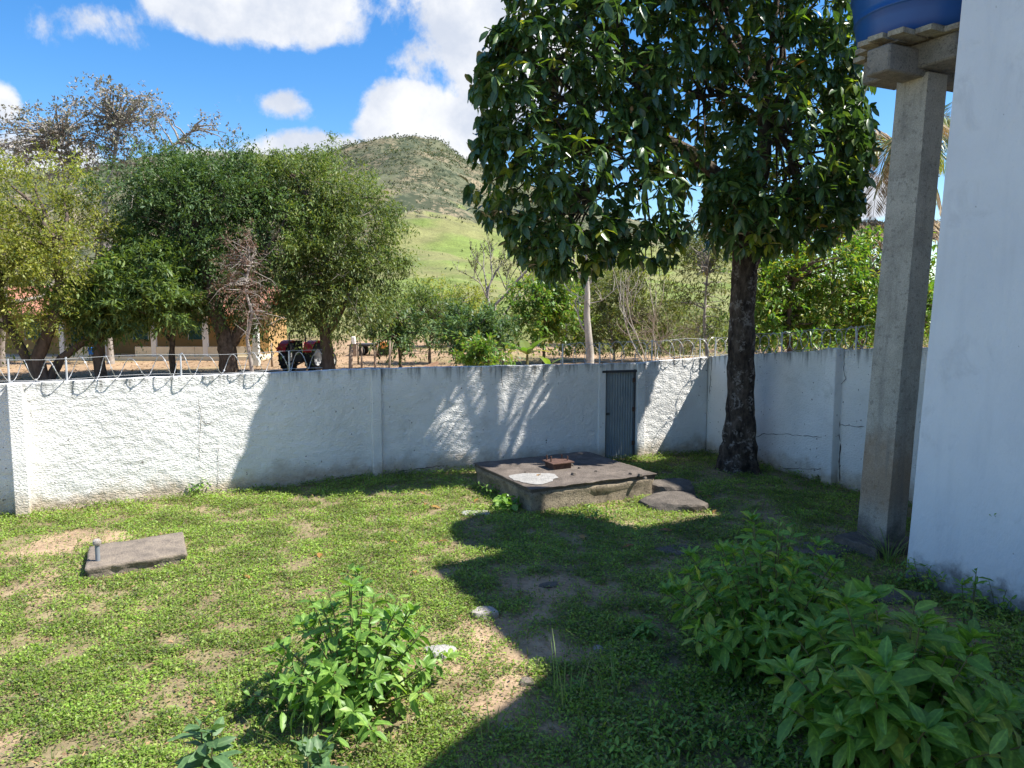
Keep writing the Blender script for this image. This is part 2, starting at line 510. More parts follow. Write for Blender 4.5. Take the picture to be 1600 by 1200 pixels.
def np_mesh(name, V, quads=None, tris=None, smooth=False):
    V = np.asarray(V, np.float32)
    me = bpy.data.meshes.new(name)
    nq = 0 if quads is None else len(quads)
    ntr = 0 if tris is None else len(tris)
    me.vertices.add(len(V))
    me.vertices.foreach_set('co', V.ravel())
    me.loops.add(nq * 4 + ntr * 3)
    me.polygons.add(nq + ntr)
    idx = []
    starts = []
    if nq:
        idx.append(np.asarray(quads, np.int32).ravel())
        starts.append(np.arange(nq) * 4)
    if ntr:
        idx.append(np.asarray(tris, np.int32).ravel())
        starts.append(nq * 4 + np.arange(ntr) * 3)
    me.loops.foreach_set('vertex_index', np.concatenate(idx))
    me.polygons.foreach_set('loop_start', np.concatenate(starts).astype(np.int32))
    if smooth:
        me.polygons.foreach_set('use_smooth', np.ones(nq + ntr, bool))
    me.update(calc_edges=True)
    return me


class MB:
    def __init__(self):
        self.v = []
        self.f = []

    def add(self, vs, fs):
        b = len(self.v)
        self.v += [tuple(x) for x in vs]
        self.f += [tuple(i + b for i in f) for f in fs]
        return self

    def box(self, c, s, ax=None, taper=1.0):
        """box centred at c, full sizes s, axes ax (3 unit vectors)"""
        c = Vector(c)
        if ax is None:
            ax = (Vector((1, 0, 0)), Vector((0, 1, 0)), Vector((0, 0, 1)))
        vs = []
        for dz in (-1, 1):
            k = 1.0 if dz < 0 else taper
            for dx, dy in ((-1, -1), (1, -1), (1, 1), (-1, 1)):
                vs.append(c + ax[0] * (dx * s[0] / 2 * k) + ax[1] * (dy * s[1] / 2 * k) + ax[2] * (dz * s[2] / 2))
        self.add(vs, [(0, 3, 2, 1), (4, 5, 6, 7), (0, 1, 5, 4), (1, 2, 6, 5), (2, 3, 7, 6), (3, 0, 4, 7)])
        return self

    def bar(self, a, b, w, h=None):
        a = Vector(a)
        b = Vector(b)
        d = (b - a)
        L = d.length
        d.normalize()
        s = d.cross(Vector((0, 0, 1)))
        if s.length < 1e-3:
            s = Vector((1, 0, 0))
        s.normalize()
        t = s.cross(d)
        self.box((a + b) / 2, (w, h or w, L), (s, t, d))
        return self

    def tube(self, pts, rad, sides=8, cap=True, wob=0.0):
        V, F = tube_np(pts, rad, sides, wob)
        fs = [tuple(f) for f in F.tolist()]
        n = len(V)
        if cap:
            fs.append(tuple(range(sides - 1, -1, -1)))
            fs.append(tuple(range(n - sides, n)))
        self.add(V.tolist(), fs)
        return self

    def lathe(self, prof, c=(0, 0, 0), axis='Z', n=24, cap=True):
        """prof: list of (r, h)"""
        c = Vector(c)
        vs = []
        for r, h in prof:
            for i in range(n):
                a = 2 * math.pi * i / n
                x, y = r * math.cos(a), r * math.sin(a)
                if axis == 'Z':
                    p = Vector((x, y, h))
                elif axis == 'X':
                    p = Vector((h, x, y))
                else:
                    p = Vector((y, h, x))
                vs.append(c + p)
        fs = []
        for j in range(len(prof) - 1):
            for i in range(n):
                k = (i + 1) % n
                fs.append((j * n + i, j * n + k, (j + 1) * n + k, (j + 1) * n + i))
        if cap:
            fs.append(tuple(range(n - 1, -1, -1)))
            fs.append(tuple(range((len(prof) - 1) * n, len(prof) * n)))
        self.add(vs, fs)
        return self

    def build(self, name, mat, parent=None, smooth=False, bevel=0.0, origin=None):
        me = bpy.data.meshes.new(name)
        off = parent.matrix_basis.translation if parent is not None and parent.parent is None else Vector((0, 0, 0))
        if parent is not None and parent.parent is not None:
            off = parent.parent.matrix_basis.translation + parent.matrix_basis.translation
        loc = Vector((0, 0, 0))
        if origin is not None:
            loc = Vector(origin)
        vs = [tuple(Vector(v) - off - loc) for v in self.v] if parent is not None else [tuple(Vector(v) - loc) for v in self.v]
        me.from_pydata(vs, [], self.f)
        bm = bmesh.new()
        bm.from_mesh(me)
        bmesh.ops.recalc_face_normals(bm, faces=bm.faces)
        if bevel > 0:
            bmesh.ops.bevel(bm, geom=list(bm.edges), offset=bevel, segments=1, affect='EDGES')
        bm.to_mesh(me)
        bm.free()
        if smooth:
            for p in me.polygons:
                p.use_smooth = True
        o = link(name, me, mat, parent)
        o.location = loc
        return o


def tube_np(pts, rad, sides=8, wob=0.0):
    P = np.asarray([tuple(p) for p in pts], float)
    n = len(P)
    rad = np.broadcast_to(np.asarray(rad, float), (n,))
    T = np.gradient(P, axis=0)
    T /= np.linalg.norm(T, axis=1, keepdims=True) + 1e-9
    ref = np.array([1.0, 0, 0]) if abs(T[0][0]) < 0.8 else np.array([0, 1.0, 0])
    u = np.cross(T[0], ref)
    u /= np.linalg.norm(u)
    V = np.zeros((n, sides, 3))
    ang = np.arange(sides) * 2 * math.pi / sides
    for i in range(n):
        u = u - T[i] * np.dot(u, T[i])
        u /= np.linalg.norm(u) + 1e-9
        w = np.cross(T[i], u)
        r = rad[i] * np.ones(sides)
        if wob:
            r = r * (1 + wob * (rng.random(sides) - 0.5))
        V[i] = P[i] + r[:, None] * (np.cos(ang)[:, None] * u + np.sin(ang)[:, None] * w)
    a = np.arange(n - 1)[:, None] * sides + np.arange(sides)[None, :]
    b = np.arange(n - 1)[:, None] * sides + (np.arange(sides)[None, :] + 1) % sides
    F = np.stack([a, b, b + sides, a + sides], -1).reshape(-1, 4)
    return V.reshape(-1, 3), F


class TubeSet:
    """many tubes in one mesh"""
    def __init__(self):
        self.V = []
        self.F = []
        self.n = 0

    def add(self, pts, rad, sides=6, wob=0.0):
        V, F = tube_np(pts, rad, sides, wob)
        self.V.append(V)
        self.F.append(F + self.n)
        self.n += len(V)

    def build(self, name, mat, parent, smooth=True):
        V = np.concatenate(self.V) - np.array(parent.location)
        me = np_mesh(name, V, quads=np.concatenate(self.F), smooth=smooth)
        return link(name, me, mat, parent)


# leaf templates: x along the leaf 0..1, y width -.5...5, z up
def leaf_detailed(droop=0.25, fold=0.32, wave=0.018):
    st = [(0.0, 0.0), (0.14, 0.50), (0.34, 0.92), (0.56, 1.0), (0.78, 0.70), (0.92, 0.28), (1.0, 0.0)]
    V = []
    for i, (x, w) in enumerate(st):
        z = -droop * x * x
        if w == 0:
            V.append((x, 0, z))
        else:
            wv = wave * (1 if i % 2 else -1)
            V.append((x, -0.5 * w, z + fold * w * 0.2 + wv))
            V.append((x, 0, z))
            V.append((x, 0.5 * w, z + fold * w * 0.2 - wv))
    m = len(st) - 2
    tip = 1 + 3 * m
    T = [(0, 2, 1), (0, 3, 2), (tip, tip - 3, tip - 2), (tip, tip - 2, tip - 1)]
    Q = []
    for k in range(m - 1):
        a = 1 + 3 * k
        Q += [(a, a + 1, a + 4, a + 3), (a + 1, a + 2, a + 5, a + 4)]
    return np.array(V, float), np.array(Q), np.array(T)


def leaf_simple(fold=0.12):
    V = np.array([(0, 0, 0), (0.45, -0.5, fold), (1, 0, -0.08), (0.45, 0.5, fold)], float)
    return V, None, np.array([(0, 2, 1), (0, 3, 2)])


def leaf_quad():
    V = np.array([(0, 0, 0), (0.45, -0.5, 0.03), (1, 0, -0.06), (0.5, 0.5, 0.03)], float)
    return V, np.array([(0, 1, 2, 3)]), None


LD = leaf_detailed()
LF = leaf_detailed(0.1, 0.35, 0.03)
LS = leaf_simple()
LQ = leaf_quad()


def unit(A):
    return A / (np.linalg.norm(A, axis=1, keepdims=True) + 1e-9)


def rand_dirs(n):
    return unit(rng.normal(size=(n, 3)))


def leaf_frames(D, up=None):
    """D leaf axes -> D, side, normal with the normal as upward as possible (+ jitter)"""
    D = unit(D)
    if up is None:
        up = np.tile(np.array([0, 0, 1.0]), (len(D), 1))
    up = up + 0.35 * rng.normal(size=D.shape)
    Sd = unit(np.cross(up, D))
    N = unit(np.cross(D, Sd))
    return D, Sd, N


def leaves_mesh(name, P, D, Sd, N, L, W, tpl, smooth=False):
    TV, TQ, TT = tpl
    n = len(P)
    k = len(TV)
    V = (P[:, None, :] + TV[None, :, 0, None] * (D * L[:, None])[:, None, :]
         + TV[None, :, 1, None] * (Sd * W[:, None])[:, None, :]
         + TV[None, :, 2, None] * (N * L[:, None])[:, None, :]).reshape(-1, 3)
    base = (np.arange(n) * k)[:, None, None]
    Q = None if TQ is None else (TQ[None] + base).reshape(-1, 4)
    T = None if TT is None else (TT[None] + base).reshape(-1, 3)
    me = np_mesh(name, V, Q, T, smooth)
    add_rib(me, TV, n)
    return me


def add_rib(me, TV, n):
    if len(TV) < 8:
        return
    a = me.attributes.new('rib', 'FLOAT', 'POINT')
    a.data.foreach_set('value', np.tile((np.abs(TV[:, 1]) < 1e-6).astype(np.float32), n))


_tpl_mesh = {}


def foliage(parent, P, D, L, W, tpl, mat, n_ind=0, name='foliage', leaf_name='leaf', up=None, cell=7.0, smooth=False, mats_alt=None):
    """leaves of one plant: the ones that show largest are objects of their own, the rest one mesh"""
    D, Sd, N = leaf_frames(D, up)
    off = np.array(parent.location)
    n = len(P)
    ind = np.zeros(n, bool)
    if n_ind > 0:
        u, v, dep = proj(P + D * L[:, None] * 0.5)
        inside = (u > 2) & (u < 1598) & (v > 2) & (v < 1198) & (dep > 0.3)
        key = (np.floor(u / cell).astype(np.int64) * 100000 + np.floor(v / cell).astype(np.int64))
        order = np.argsort(dep)
        first = np.zeros(n, bool)
        seen = set()
        for i in order:
            if inside[i] and key[i] not in seen:
                seen.add(key[i])
                first[i] = True
        score = np.where(first, L * W / dep ** 2, 0)
        if first.sum() < n_ind:
            score = score + np.where(inside, 1e-6 * L * W / dep ** 2, 0)
        pick = np.argsort(-score)[:n_ind]
        pick = pick[inside[pick]]
        ind[pick] = True
        kk = (id(tpl), mat.name)
        if kk not in _tpl_mesh:
            _tpl_mesh[kk] = np_mesh(leaf_name, tpl[0], tpl[1], tpl[2], smooth)
            _tpl_mesh[kk].materials.append(mat)
            add_rib(_tpl_mesh[kk], tpl[0], 1)
        me = _tpl_mesh[kk]
        for i in pick:
            o = bpy.data.objects.new(leaf_name, me)
            COL.objects.link(o)
            o.parent = parent
            mt = Matrix.Identity(4)
            for r in range(3):
                mt[r][0] = D[i, r] * L[i]
                mt[r][1] = Sd[i, r] * W[i]
                mt[r][2] = N[i, r] * L[i]
                mt[r][3] = P[i, r] - off[r]
            o.matrix_basis = mt
    rest = ~ind
    if rest.sum() > 0:
        me = leaves_mesh(name, P[rest] - off, D[rest], Sd[rest], N[rest], L[rest], W[rest], tpl, smooth)
        o = link(name, me, mat, parent)
        tag(o, kind='stuff')
        return o


# ------------------------------------------------------------------ world: sky with clouds
w = bpy.data.worlds.new('World')
S.world = w
w.use_nodes = True
wt = w.node_tree
wt.nodes.clear()
wout = wt.nodes.new('ShaderNodeOutputWorld')
sky = wt.nodes.new('ShaderNodeTexSky')
sky.sky_type = 'NISHITA'
sky.sun_disc = False
sky.sun_elevation = SUN_EL
sky.sun_rotation = math.atan2(SUN_H.x, SUN_H.y)
sky.altitude = 300
sky.air_density = 1.0
sky.dust_density = 0.35
sky.ozone_density = 2.5
hs = wt.nodes.new('ShaderNodeHueSaturation')
hs.inputs['Saturation'].default_value = 1.36
hs.inputs['Hue'].default_value = 0.504
hs.inputs['Value'].default_value = 0.95
wt.links.new(sky.outputs[0], hs.inputs['Color'])
bg1 = wt.nodes.new('ShaderNodeBackground')
bg1.inputs['Strength'].default_value = 0.108
wt.links.new(hs.outputs[0], bg1.inputs['Color'])
tc = wt.nodes.new('ShaderNodeTexCoord')
gen = tc.outputs['Generated']
nz1 = noise(wt, gen, 8.5, 10, 0.62, 0.15)
nz2 = noise(wt, gen, 3.2, 8, 0.6, 0.3)
cl = None
CLOUDS = [  # u, v, half width, half height (in the photograph's pixels), strength
    (395, 5, 180, 74, 1.0), (310, -20, 110, 60, 1.0), (470, -15, 110, 74, 1.0),
    (745, 60, 150, 110, 1.0), (680, 195, 135, 75, 1.1), (800, 120, 170, 110, 1.0),
    (420, 160, 66, 26, 0.48), (480, 232, 105, 30, 0.9), (335, 262, 130, 30, 0.8), (0, 160, 34, 34, 0.8),
    (150, 28, 55, 24, 0.20), (60, 250, 120, 45, 0.8), (1340, 305, 120, 45, 0.9),
]
for (u, v, hw, hh, stg) in CLOUDS:
    c = ray(u, v).normalized()
    sub = nd(wt, 'ShaderNodeVectorMath', operation='SUBTRACT')
    wt.links.new(gen, sub.inputs[0])
    sub.inputs[1].default_value = c
    mul = nd(wt, 'ShaderNodeVectorMath', operation='MULTIPLY')
    wt.links.new(sub.outputs[0], mul.inputs[0])
    cosf = 1.0 / ray(u, v).length
    rx, rz = hw / 1200 * cosf, hh / 1200 * cosf
    mul.inputs[1].default_value = (1 / rx, 1 / (rx * 1.5), 1 / rz)
    ln = nd(wt, 'ShaderNodeVectorMath', operation='LENGTH')
    wt.links.new(mul.outputs[0], ln.inputs[0])
    val = mth(wt, 'MULTIPLY', mth(wt, 'SUBTRACT', 1.0, ln.outputs['Value']), stg)
    cl = val if cl is None else mth(wt, 'MAXIMUM', cl, val)
# scattered fair-weather cloud in the rest of the sky
sepd = nd(wt, 'ShaderNodeSeparateXYZ')
wt.links.new(gen, sepd.inputs[0])
away = mapr(wt, sepd.outputs['Y'], 0.35, 0.55, 0.0, -1.2)
gen_cl = mth(wt, 'ADD', mth(wt, 'MULTIPLY', mth(wt, 'SUBTRACT', nz2.outputs['Fac'], 0.53), 3.0), away)
cl = mth(wt, 'MAXIMUM', cl, gen_cl)
edge = mth(wt, 'ADD', cl, mth(wt, 'MULTIPLY', mth(wt, 'SUBTRACT', nz1.outputs['Fac'], 0.5), 2.2))
alpha = mapr(wt, edge, 0.02, 0.36, 0.0, 1.0)
nz3 = noise(wt, gen, 9.0, 6, 0.6)
shade = mapr(wt, nz3.outputs['Fac'], 0.32, 0.68, 0.0, 1.0)
ccol = mixc(wt, shade, (0.62, 0.68, 0.80), (0.97, 0.98, 1.0))
bg2 = wt.nodes.new('ShaderNodeBackground')
wt.links.new(ccol, bg2.inputs['Color'])
bg2.inputs['Strength'].default_value = 0.52
mxw = wt.nodes.new('ShaderNodeMixShader')
wt.links.new(alpha, mxw.inputs[0])
wt.links.new(bg1.outputs[0], mxw.inputs[1])
wt.links.new(bg2.outputs[0], mxw.inputs[2])
wt.links.new(mxw.outputs[0], wout.inputs['Surface'])

# ------------------------------------------------------------------ plan of the place
WA = gp(27, 803)            # left pilaster foot
WM = gp(590, 744)           # middle pilaster
WD0 = gp(945, 719)          # door, left jamb
WD1 = gp(992, 716)          # door, right jamb
WC = gp(1103, 706)          # inner corner
WP = gp(1300, 757)          # pilaster of the side wall
WE = WP + (WP - WC).normalized() * 3.2
dL = (WM - WA).normalized()
WL = WA - dL * 3.0


def wall_y(X):
    xs = [WL.x, WA.x, WM.x, WD0.x, WC.x, WP.x, WE.x]
    ys = [WL.y, WA.y, WM.y, WD0.y, WC.y, WP.y, WE.y]
    return np.interp(X, xs, ys)


BK = gp(1413, 905)                                 # near building corner
BA = Vector((0.869, 0.495, 0)).normalized()        # along the hidden far side
BB = Vector((0.43, -0.90, 0)).normalized()         # along the visible side

# slab (cistern) and pad
SF = gp(830, 803)
SRt = gp(1022, 776)
SLf = gp(742, 757)


# ------------------------------------------------------------------ terrain
RU = [-900, -100, 0, 150, 300, 400, 510, 560, 605, 650, 695, 735, 800, 900, 1000, 1100, 1300, 1700, 2600]
RV = [310, 284, 274, 268, 254, 250, 247, 235, 227, 224, 234, 254, 285, 315, 350, 385, 440, 460, 466]


def terrain(X, Y):
    X = np.asarray(X, float)
    Y = np.asarray(Y, float)
    Ys = np.maximum(Y, 1.0)
    u = 800 + 1200 * X / Ys
    rv = np.interp(u, RU, RV)
    ridge = (474 - rv) / 1200 * 480 + 3.4
    k = np.interp(Y, [65, 80, 110, 160, 220, 300, 400, 480, 560, 800, 1500], [0, 0.004, 0.035, 0.10, 0.19, 0.40, 0.74, 1.0, 0.86, 0.45, 0.2])
    base = ridge * k
    nz = (fbm(X / 45, Y / 45, 5, 5) - 0.5) * 16 * np.clip((Y - 110) / 250, 0, 1) * np.clip(ridge / 60, 0.1, 1)
    nz += (fbm(X / 9, Y / 9, 9, 3) - 0.5) * 2.4 * np.clip((Y - 70) / 150, 0, 1)
    yard = (fbm(X * 0.5, Y * 0.5, 3, 4) - 0.5) * 0.07 + (fbm(X * 2.2, Y * 2.2, 4, 3) - 0.5) * 0.03
    return base + nz + yard


def hz(p):
    return float(terrain(np.array([p[0]]), np.array([p[1]]))[0])


def bare(X, Y):
    """how bare the yard's earth is, 0..1"""
    b = (fbm(X * 0.55, Y * 0.55, 21, 4) - 0.66) * 4.0 + (fbm(X * 2.4, Y * 2.4, 31, 3) - 0.5) * 2.2
    for (u, v, r, s) in [(760, 1130, 0.5, 0.85), (830, 1085, 0.35, 0.6), (165, 990, 0.35, 1.3), (20, 1090, 0.35, 1.1), (905, 1040, 0.5, 0.6), (30, 1160, 0.3, 1.2),
                         (800, 985, 0.35, 0.6), (850, 920, 0.35, 0.9), (110, 835, 0.5, 0.7), (430, 1010, 0.3, 0.9), (700, 890, 0.3, 0.7), (900, 835, 0.4, 0.6),
                         (1390, 930, 0.8, 1.0), (1520, 980, 1.0, 0.8), (250, 880, 0.5, 0.4), (300, 1110, 0.3, 0.8), (40, 870, 0.5, 0.8), (230, 1000, 0.3, 0.7)]:
        p = gp(u, v)
        b = b + s * np.exp(-((X - p.x) ** 2 + (Y - p.y) ** 2) / (r * r))
    return np.clip(b, 0, 1)


def build_ground():
    Yn = np.concatenate([np.linspace(-12, 3, 12), np.linspace(3.2, 20, 150), np.geomspace(20.2, 120, 120), np.geomspace(121, 620, 230), np.geomspace(630, 1500, 16)])
    nx = 240
    t = np.linspace(-1, 1, nx)
    t = np.sign(t) * (0.75 * np.abs(t) + 0.25 * np.abs(t) ** 3)
    half = 1.05 * np.maximum(Yn, 8) + 10
    X = t[None, :] * half[:, None]
    Y = np.repeat(Yn[:, None], nx, 1)
    Z = terrain(X, Y)
    V = np.stack([X, Y, Z], -1).reshape(-1, 3)
    ny = len(Yn)
    i = np.arange(ny - 1)[:, None] * nx + np.arange(nx - 1)[None, :]
    Q = np.stack([i, i + 1, i + nx + 1, i + nx], -1).reshape(-1, 4)
    me = np_mesh('ground', V, quads=Q, smooth=True)
    # natural colour zones: bare earth, pasture, brush, dry slope
    x = X.ravel()
    y = Y.ravel()
    u = 800 + 1200 * x / np.maximum(y, 1)
    soil_yard = np.array([0.33, 0.235, 0.15])
    green_bed = np.array([0.10, 0.115, 0.045])
    dirt = np.array([0.30, 0.205, 0.125])
    past = np.array([0.135, 0.175, 0.045])
    past2 = np.array([0.175, 0.175, 0.07])
    brush = np.array([0.105, 0.11, 0.065])
    dry = np.array([0.20, 0.165, 0.105])
    b = bare(x, y)[:, None]
    c = soil_yard * (0.50 + 0.5 * b) + green_bed * (0.5 * (1 - b)) * 0.9
    out = np.clip((y - wall_y(x) - 0.1) / 0.2, 0, 1)[:, None]
    nd1 = fbm(x / 4, y / 4, 41, 4)[:, None]
    gr = np.clip((nd1 - 0.52) * 7, 0, 1) * np.clip((y - 30) / 30, 0, 1)[:, None] * 0.8
    outc = dirt * (1 - gr) + past2 * gr
    c = c * (1 - out) + outc * out
    # pasture
    k = np.clip((y - 68 + 14 * (fbm(x / 12, y / 12, 43, 3) - 0.5)) / 14, 0, 1)[:, None]
    mixp = np.clip((fbm(x / 16, y / 16, 45, 4) - 0.42) * 5, 0, 1)[:, None]
    pc = past * mixp + past2 * (1 - mixp)
    c = c * (1 - k) + pc * k
    # brush and dry slope above the pasture; its edge is uneven
    top = np.interp(u, [-200, 480, 560, 620, 660, 720, 760, 900, 1400], [120, 150, 190, 245, 275, 292, 285, 300, 420])
    top = top + (fbm(u / 60, y / 30, 47, 4) - 0.5) * 70
    k2 = np.clip((y - top + (fbm(x / 5, y / 5, 49, 4) - 0.5) * 60) / 22, 0, 1)[:, None]
    k3 = np.clip((fbm(x / 14, y / 14, 51, 5) - 0.44 + 0.0011 * (360 - y)) * 5, 0, 1)[:, None]
    sc = dry * k3 + brush * (1 - k3)
    c = c * (1 - k2) + sc * k2
    a = me.attributes.new('tint', 'FLOAT_COLOR', 'POINT')
    cc = np.ones((len(x), 4), np.float32)
    cc[:, :3] = c
    cc[:, 3] = (k2[:, 0] * 0.9 + 0.1 * k[:, 0]) * np.clip((y - 90) / 60, 0, 1)
    a.data.foreach_set('color', cc.ravel())
    o = link('ground', me, M['ground'])
    tag(o, 'brown earth yard running on into green pasture and a scrubby hill', 'ground', kind='structure')


build_ground()


# ------------------------------------------------------------------ walls
def wall_face(name, p0, p1, h0, h1, mat, parent, thick=0.15, amp=0.013, cell=0.026, z0=-0.25, lump_top=0.015, zb=None):
    """plastered wall between two feet; the near face is rough cast"""
    p0 = Vector((p0[0], p0[1], 0))
    p1 = Vector((p1[0], p1[1], 0))
    d = (p1 - p0)
    Ln = d.length
    d.normalize()
    nrm = Vector((d.y, -d.x, 0))
    zb0 = z0 if zb is None else zb
    nx = max(2, int(Ln / cell))
    nz_ = max(2, int((max(h0, h1) - zb0) / cell))
    s = np.linspace(0, Ln, nx + 1)
    t = np.linspace(0, 1, nz_ + 1)
    SS, TT = np.meshgrid(s, t)
    top = h0 + (h1 - h0) * SS / Ln + (fbm(SS * 3 + p0.x, SS * 0 + p0.y, 61, 3) - 0.5) * 2 * lump_top
    Z = zb0 + (top - zb0) * TT
    n = (fbm(SS * 11 + p0.x * 5, Z * 17, 63, 3) - 0.5) * 2 * amp + (fbm(SS * 1.1 + p0.x, Z * 1.1, 65, 3) - 0.5) * 0.03
    n = n * np.minimum(1, np.minimum(SS, Ln - SS) / 0.03)
    X = p0.x + d.x * SS + nrm.x * n
    Y = p0.y + d.y * SS + nrm.y * n
    F = np.stack([X, Y, Z], -1).reshape(-1, 3)
    nf = len(F)
    w_ = nx + 1
    i = np.arange(nz_)[:, None] * w_ + np.arange(nx)[None, :]
    Q = [np.stack([i, i + 1, i + w_ + 1, i + w_], -1).reshape(-1, 4)]
    # back top row and back bottom row
    topi = nz_ * w_ + np.arange(w_)
    boti = np.arange(w_)
    BT = F[topi].copy()
    BT[:, 0] -= nrm.x * thick
    BT[:, 1] -= nrm.y * thick
    B0 = F[boti].copy()
    B0[:, 0] -= nrm.x * thick
    B0[:, 1] -= nrm.y * thick
    V = np.concatenate([F, BT, B0])
    a = np.arange(nx)
    Q.append(np.stack([topi[:-1], topi[1:], nf + a + 1, nf + a], -1))
    Q.append(np.stack([nf + a, nf + a + 1, nf + w_ + a + 1, nf + w_ + a], -1))
    # ends
    V = np.concatenate([V])
    left = np.arange(nz_ + 1) * w_
    right = left + nx
    base = len(V)
    EL = F[left] - np.array([nrm.x, nrm.y, 0]) * thick
    ER = F[right] - np.array([nrm.x, nrm.y, 0]) * thick
    V = np.concatenate([V, EL, ER])
    j = np.arange(nz_)
    Q.append(np.stack([left[:-1], left[1:], base + j + 1, base + j], -1))
    Q.append(np.stack([right[1:], right[:-1], base + nz_ + 1 + j, base + nz_ + 1 + j + 1], -1))
    off = np.array(parent.location)
    me = np_mesh(name, V - off, quads=np.concatenate(Q), smooth=False)
    td = np.full(len(V), 2.0, np.float32)
    td[:nf] = (top - Z).ravel()
    at_ = me.attributes.new('topd', 'FLOAT', 'POINT')
    at_.data.foreach_set('value', td)
    return link(name, me, mat, parent)


def set_topd(o, top):
    me = o.data
    a = me.attributes.new('topd', 'FLOAT', 'POINT')
    zs = np.empty(len(me.vertices) * 3, np.float32)
    me.vertices.foreach_get('co', zs)
    a.data.foreach_set('value', np.maximum(0, top - zs[2::3]))


HT = 2.2
yard_wall = thing('boundary_wall', 'long rough white stucco wall with grey metal door crossing the back of the yard', 'wall', (WM.x, WM.y, 0))
hA = CAMZ * (1 - (597 - 476) / (803 - 476))
hM = CAMZ * (1 - (574 - 476) / (744 - 476))
hD = CAMZ * (1 - (567 - 476) / (719 - 476))
hC = CAMZ * (1 - (557 - 476) / (706 - 476))
hP = CAMZ * (1 - (545 - 476) / (757 - 476))
hE = hP + 0.22
nF = lambda a, b: Vector(((b - a).normalized().y, -(b - a).normalized().x, 0))
wall_face('wall_panel', WL, WA, hA + 0.02, hA, M['stucco'], yard_wall)
wall_face('wall_panel', WA, WM, hA, hM, M['stucco'], yard_wall)
wall_face('wall_panel', WM, WD0, hM, hD, M['stucco'], yard_wall)
wall_face('wall_panel', WD1, WC, hD, hC, M['stucco'], yard_wall)
zl = CAMZ * (1 - (579 - 476) / (718 - 476))
wall_face('lintel', WD0, WD1, hD, hD, M['stucco'], yard_wall, zb=zl, amp=0.006)


def pilaster(parent, p, d, n, wdt, dep, top, name='pilaster', mat=None):
    mb = MB()
    c = Vector((p.x, p.y, 0)) + n * (dep / 2 - 0.02)
    mb.box((c.x, c.y, (top - 0.25) / 2), (wdt, dep, top + 0.25), (d, n, Vector((0, 0, 1))))
    o = mb.build(name, mat or M['stucco'], parent, bevel=0.012)
    set_topd(o, top)
    return o


nA = nF(WA, WM)
nM = nF(WM, WD0)
pilaster(yard_wall, WA + dL * 0.10, dL, nA, 0.21, 0.24, hA + 0.004)
dM = (WD0 - WM).normalized()
pilaster(yard_wall, WM - dL * 0.02, dL, nA, 0.19, 0.13, hM - 0.006)
pilaster(yard_wall, WD1 + dM * 0.10, dM, nM, 0.20, 0.09, hD - 0.01, 'door_jamb')
pilaster(yard_wall, WD0 - dM * 0.09, dM, nM, 0.17, 0.05, hD - 0.02, 'door_jamb')
# door: ribbed sheet in a thin frame
dw = (WD1 - WD0).length
door = MB()
nr = 11
prof = []
for i in range(nr * 4 + 1):
    s_ = i / (nr * 4)
    k = (i % 4)
    prof.append((s_, 0.018 if k in (1, 2) else 0.0))
vs = []
for z in (0.02, zl):
    for s_, o_ in prof:
        p = WD0 + dM * (dw * (0.02 + 0.96 * s_)) - nM * (0.055 - o_)
        vs.append((p.x, p.y, z))
npf = len(prof)
door.add(vs, [(i, i + 1, npf + i + 1, npf + i) for i in range(npf - 1)])
vs2 = []
for z in (0.02, zl):
    for s_, o_ in prof:
        p = WD0 + dM * (dw * (0.02 + 0.96 * s_)) - nM * (0.075)
        vs2.append((p.x, p.y, z))
door.add(vs2, [(i + 1, i, npf + i, npf + i + 1) for i in range(npf - 1)])
dob = door.build('door', M['door'], yard_wall)
for zz_ in (0.35, 1.1, 1.75):
    ph = WD1 - dM * 0.035 - nM * 0.02
    MB().box((ph.x, ph.y, zz_), (0.07, 0.03, 0.09), (dM, nM, Vector((0, 0, 1)))).build('hinge', M['rust'], dob)
ph = WD0 + dM * 0.06 - nM * 0.02
MB().box((ph.x, ph.y, 1.02), (0.09, 0.035, 0.05), (dM, nM, Vector((0, 0, 1)))).build('latch', M['darkmetal'], dob)
dob['label'] = 'narrow grey ribbed sheet metal door'
fr = MB()
fr.bar(WD0 + dM * 0.012 - nM * 0.03 + Vector((0, 0, 0)), WD0 + dM * 0.012 - nM * 0.03 + Vector((0, 0, zl)), 0.03, 0.05)
fr.bar(WD1 - dM * 0.012 - nM * 0.03, WD1 - dM * 0.012 - nM * 0.03 + Vector((0, 0, zl)), 0.03, 0.05)
fr.bar(WD0 - dM * 0.10 + nM * 0.012 + Vector((0, 0, zl)), WD1 + dM * 0.03 + nM * 0.012 + Vector((0, 0, zl)), 0.045, 0.05)
fr.build('door_frame', M['darkmetal'], yard_wall)

side_wall = thing('boundary_wall', 'cracked white block wall at the right behind the concrete column', 'wall', (WP.x, WP.y, 0))
dS = (WE - WC).normalized()
nS = nF(WC, WE)
wall_face('wall_panel', WC, WP, hC + 0.02, hP, M['stucco_side'], side_wall, amp=0.006)
wall_face('wall_panel', WP, WE, hP, hE, M['stucco_side'], side_wall, amp=0.004)
pilaster(side_wall, WP, dS, nS, 0.24, 0.20, hP + 0.03, mat=M['stucco_side'])


def on_wall(A, B, nrm, u, v, lift=0.014):
    """point on a wall plane seen at a pixel"""
    r = ray(u, v)
    A0 = Vector((A.x, A.y, 0))
    o = Vector((0, 0, CAMZ))
    t = (A0 - o).dot(nrm) / r.dot(nrm)
    return o + r * t + nrm * lift


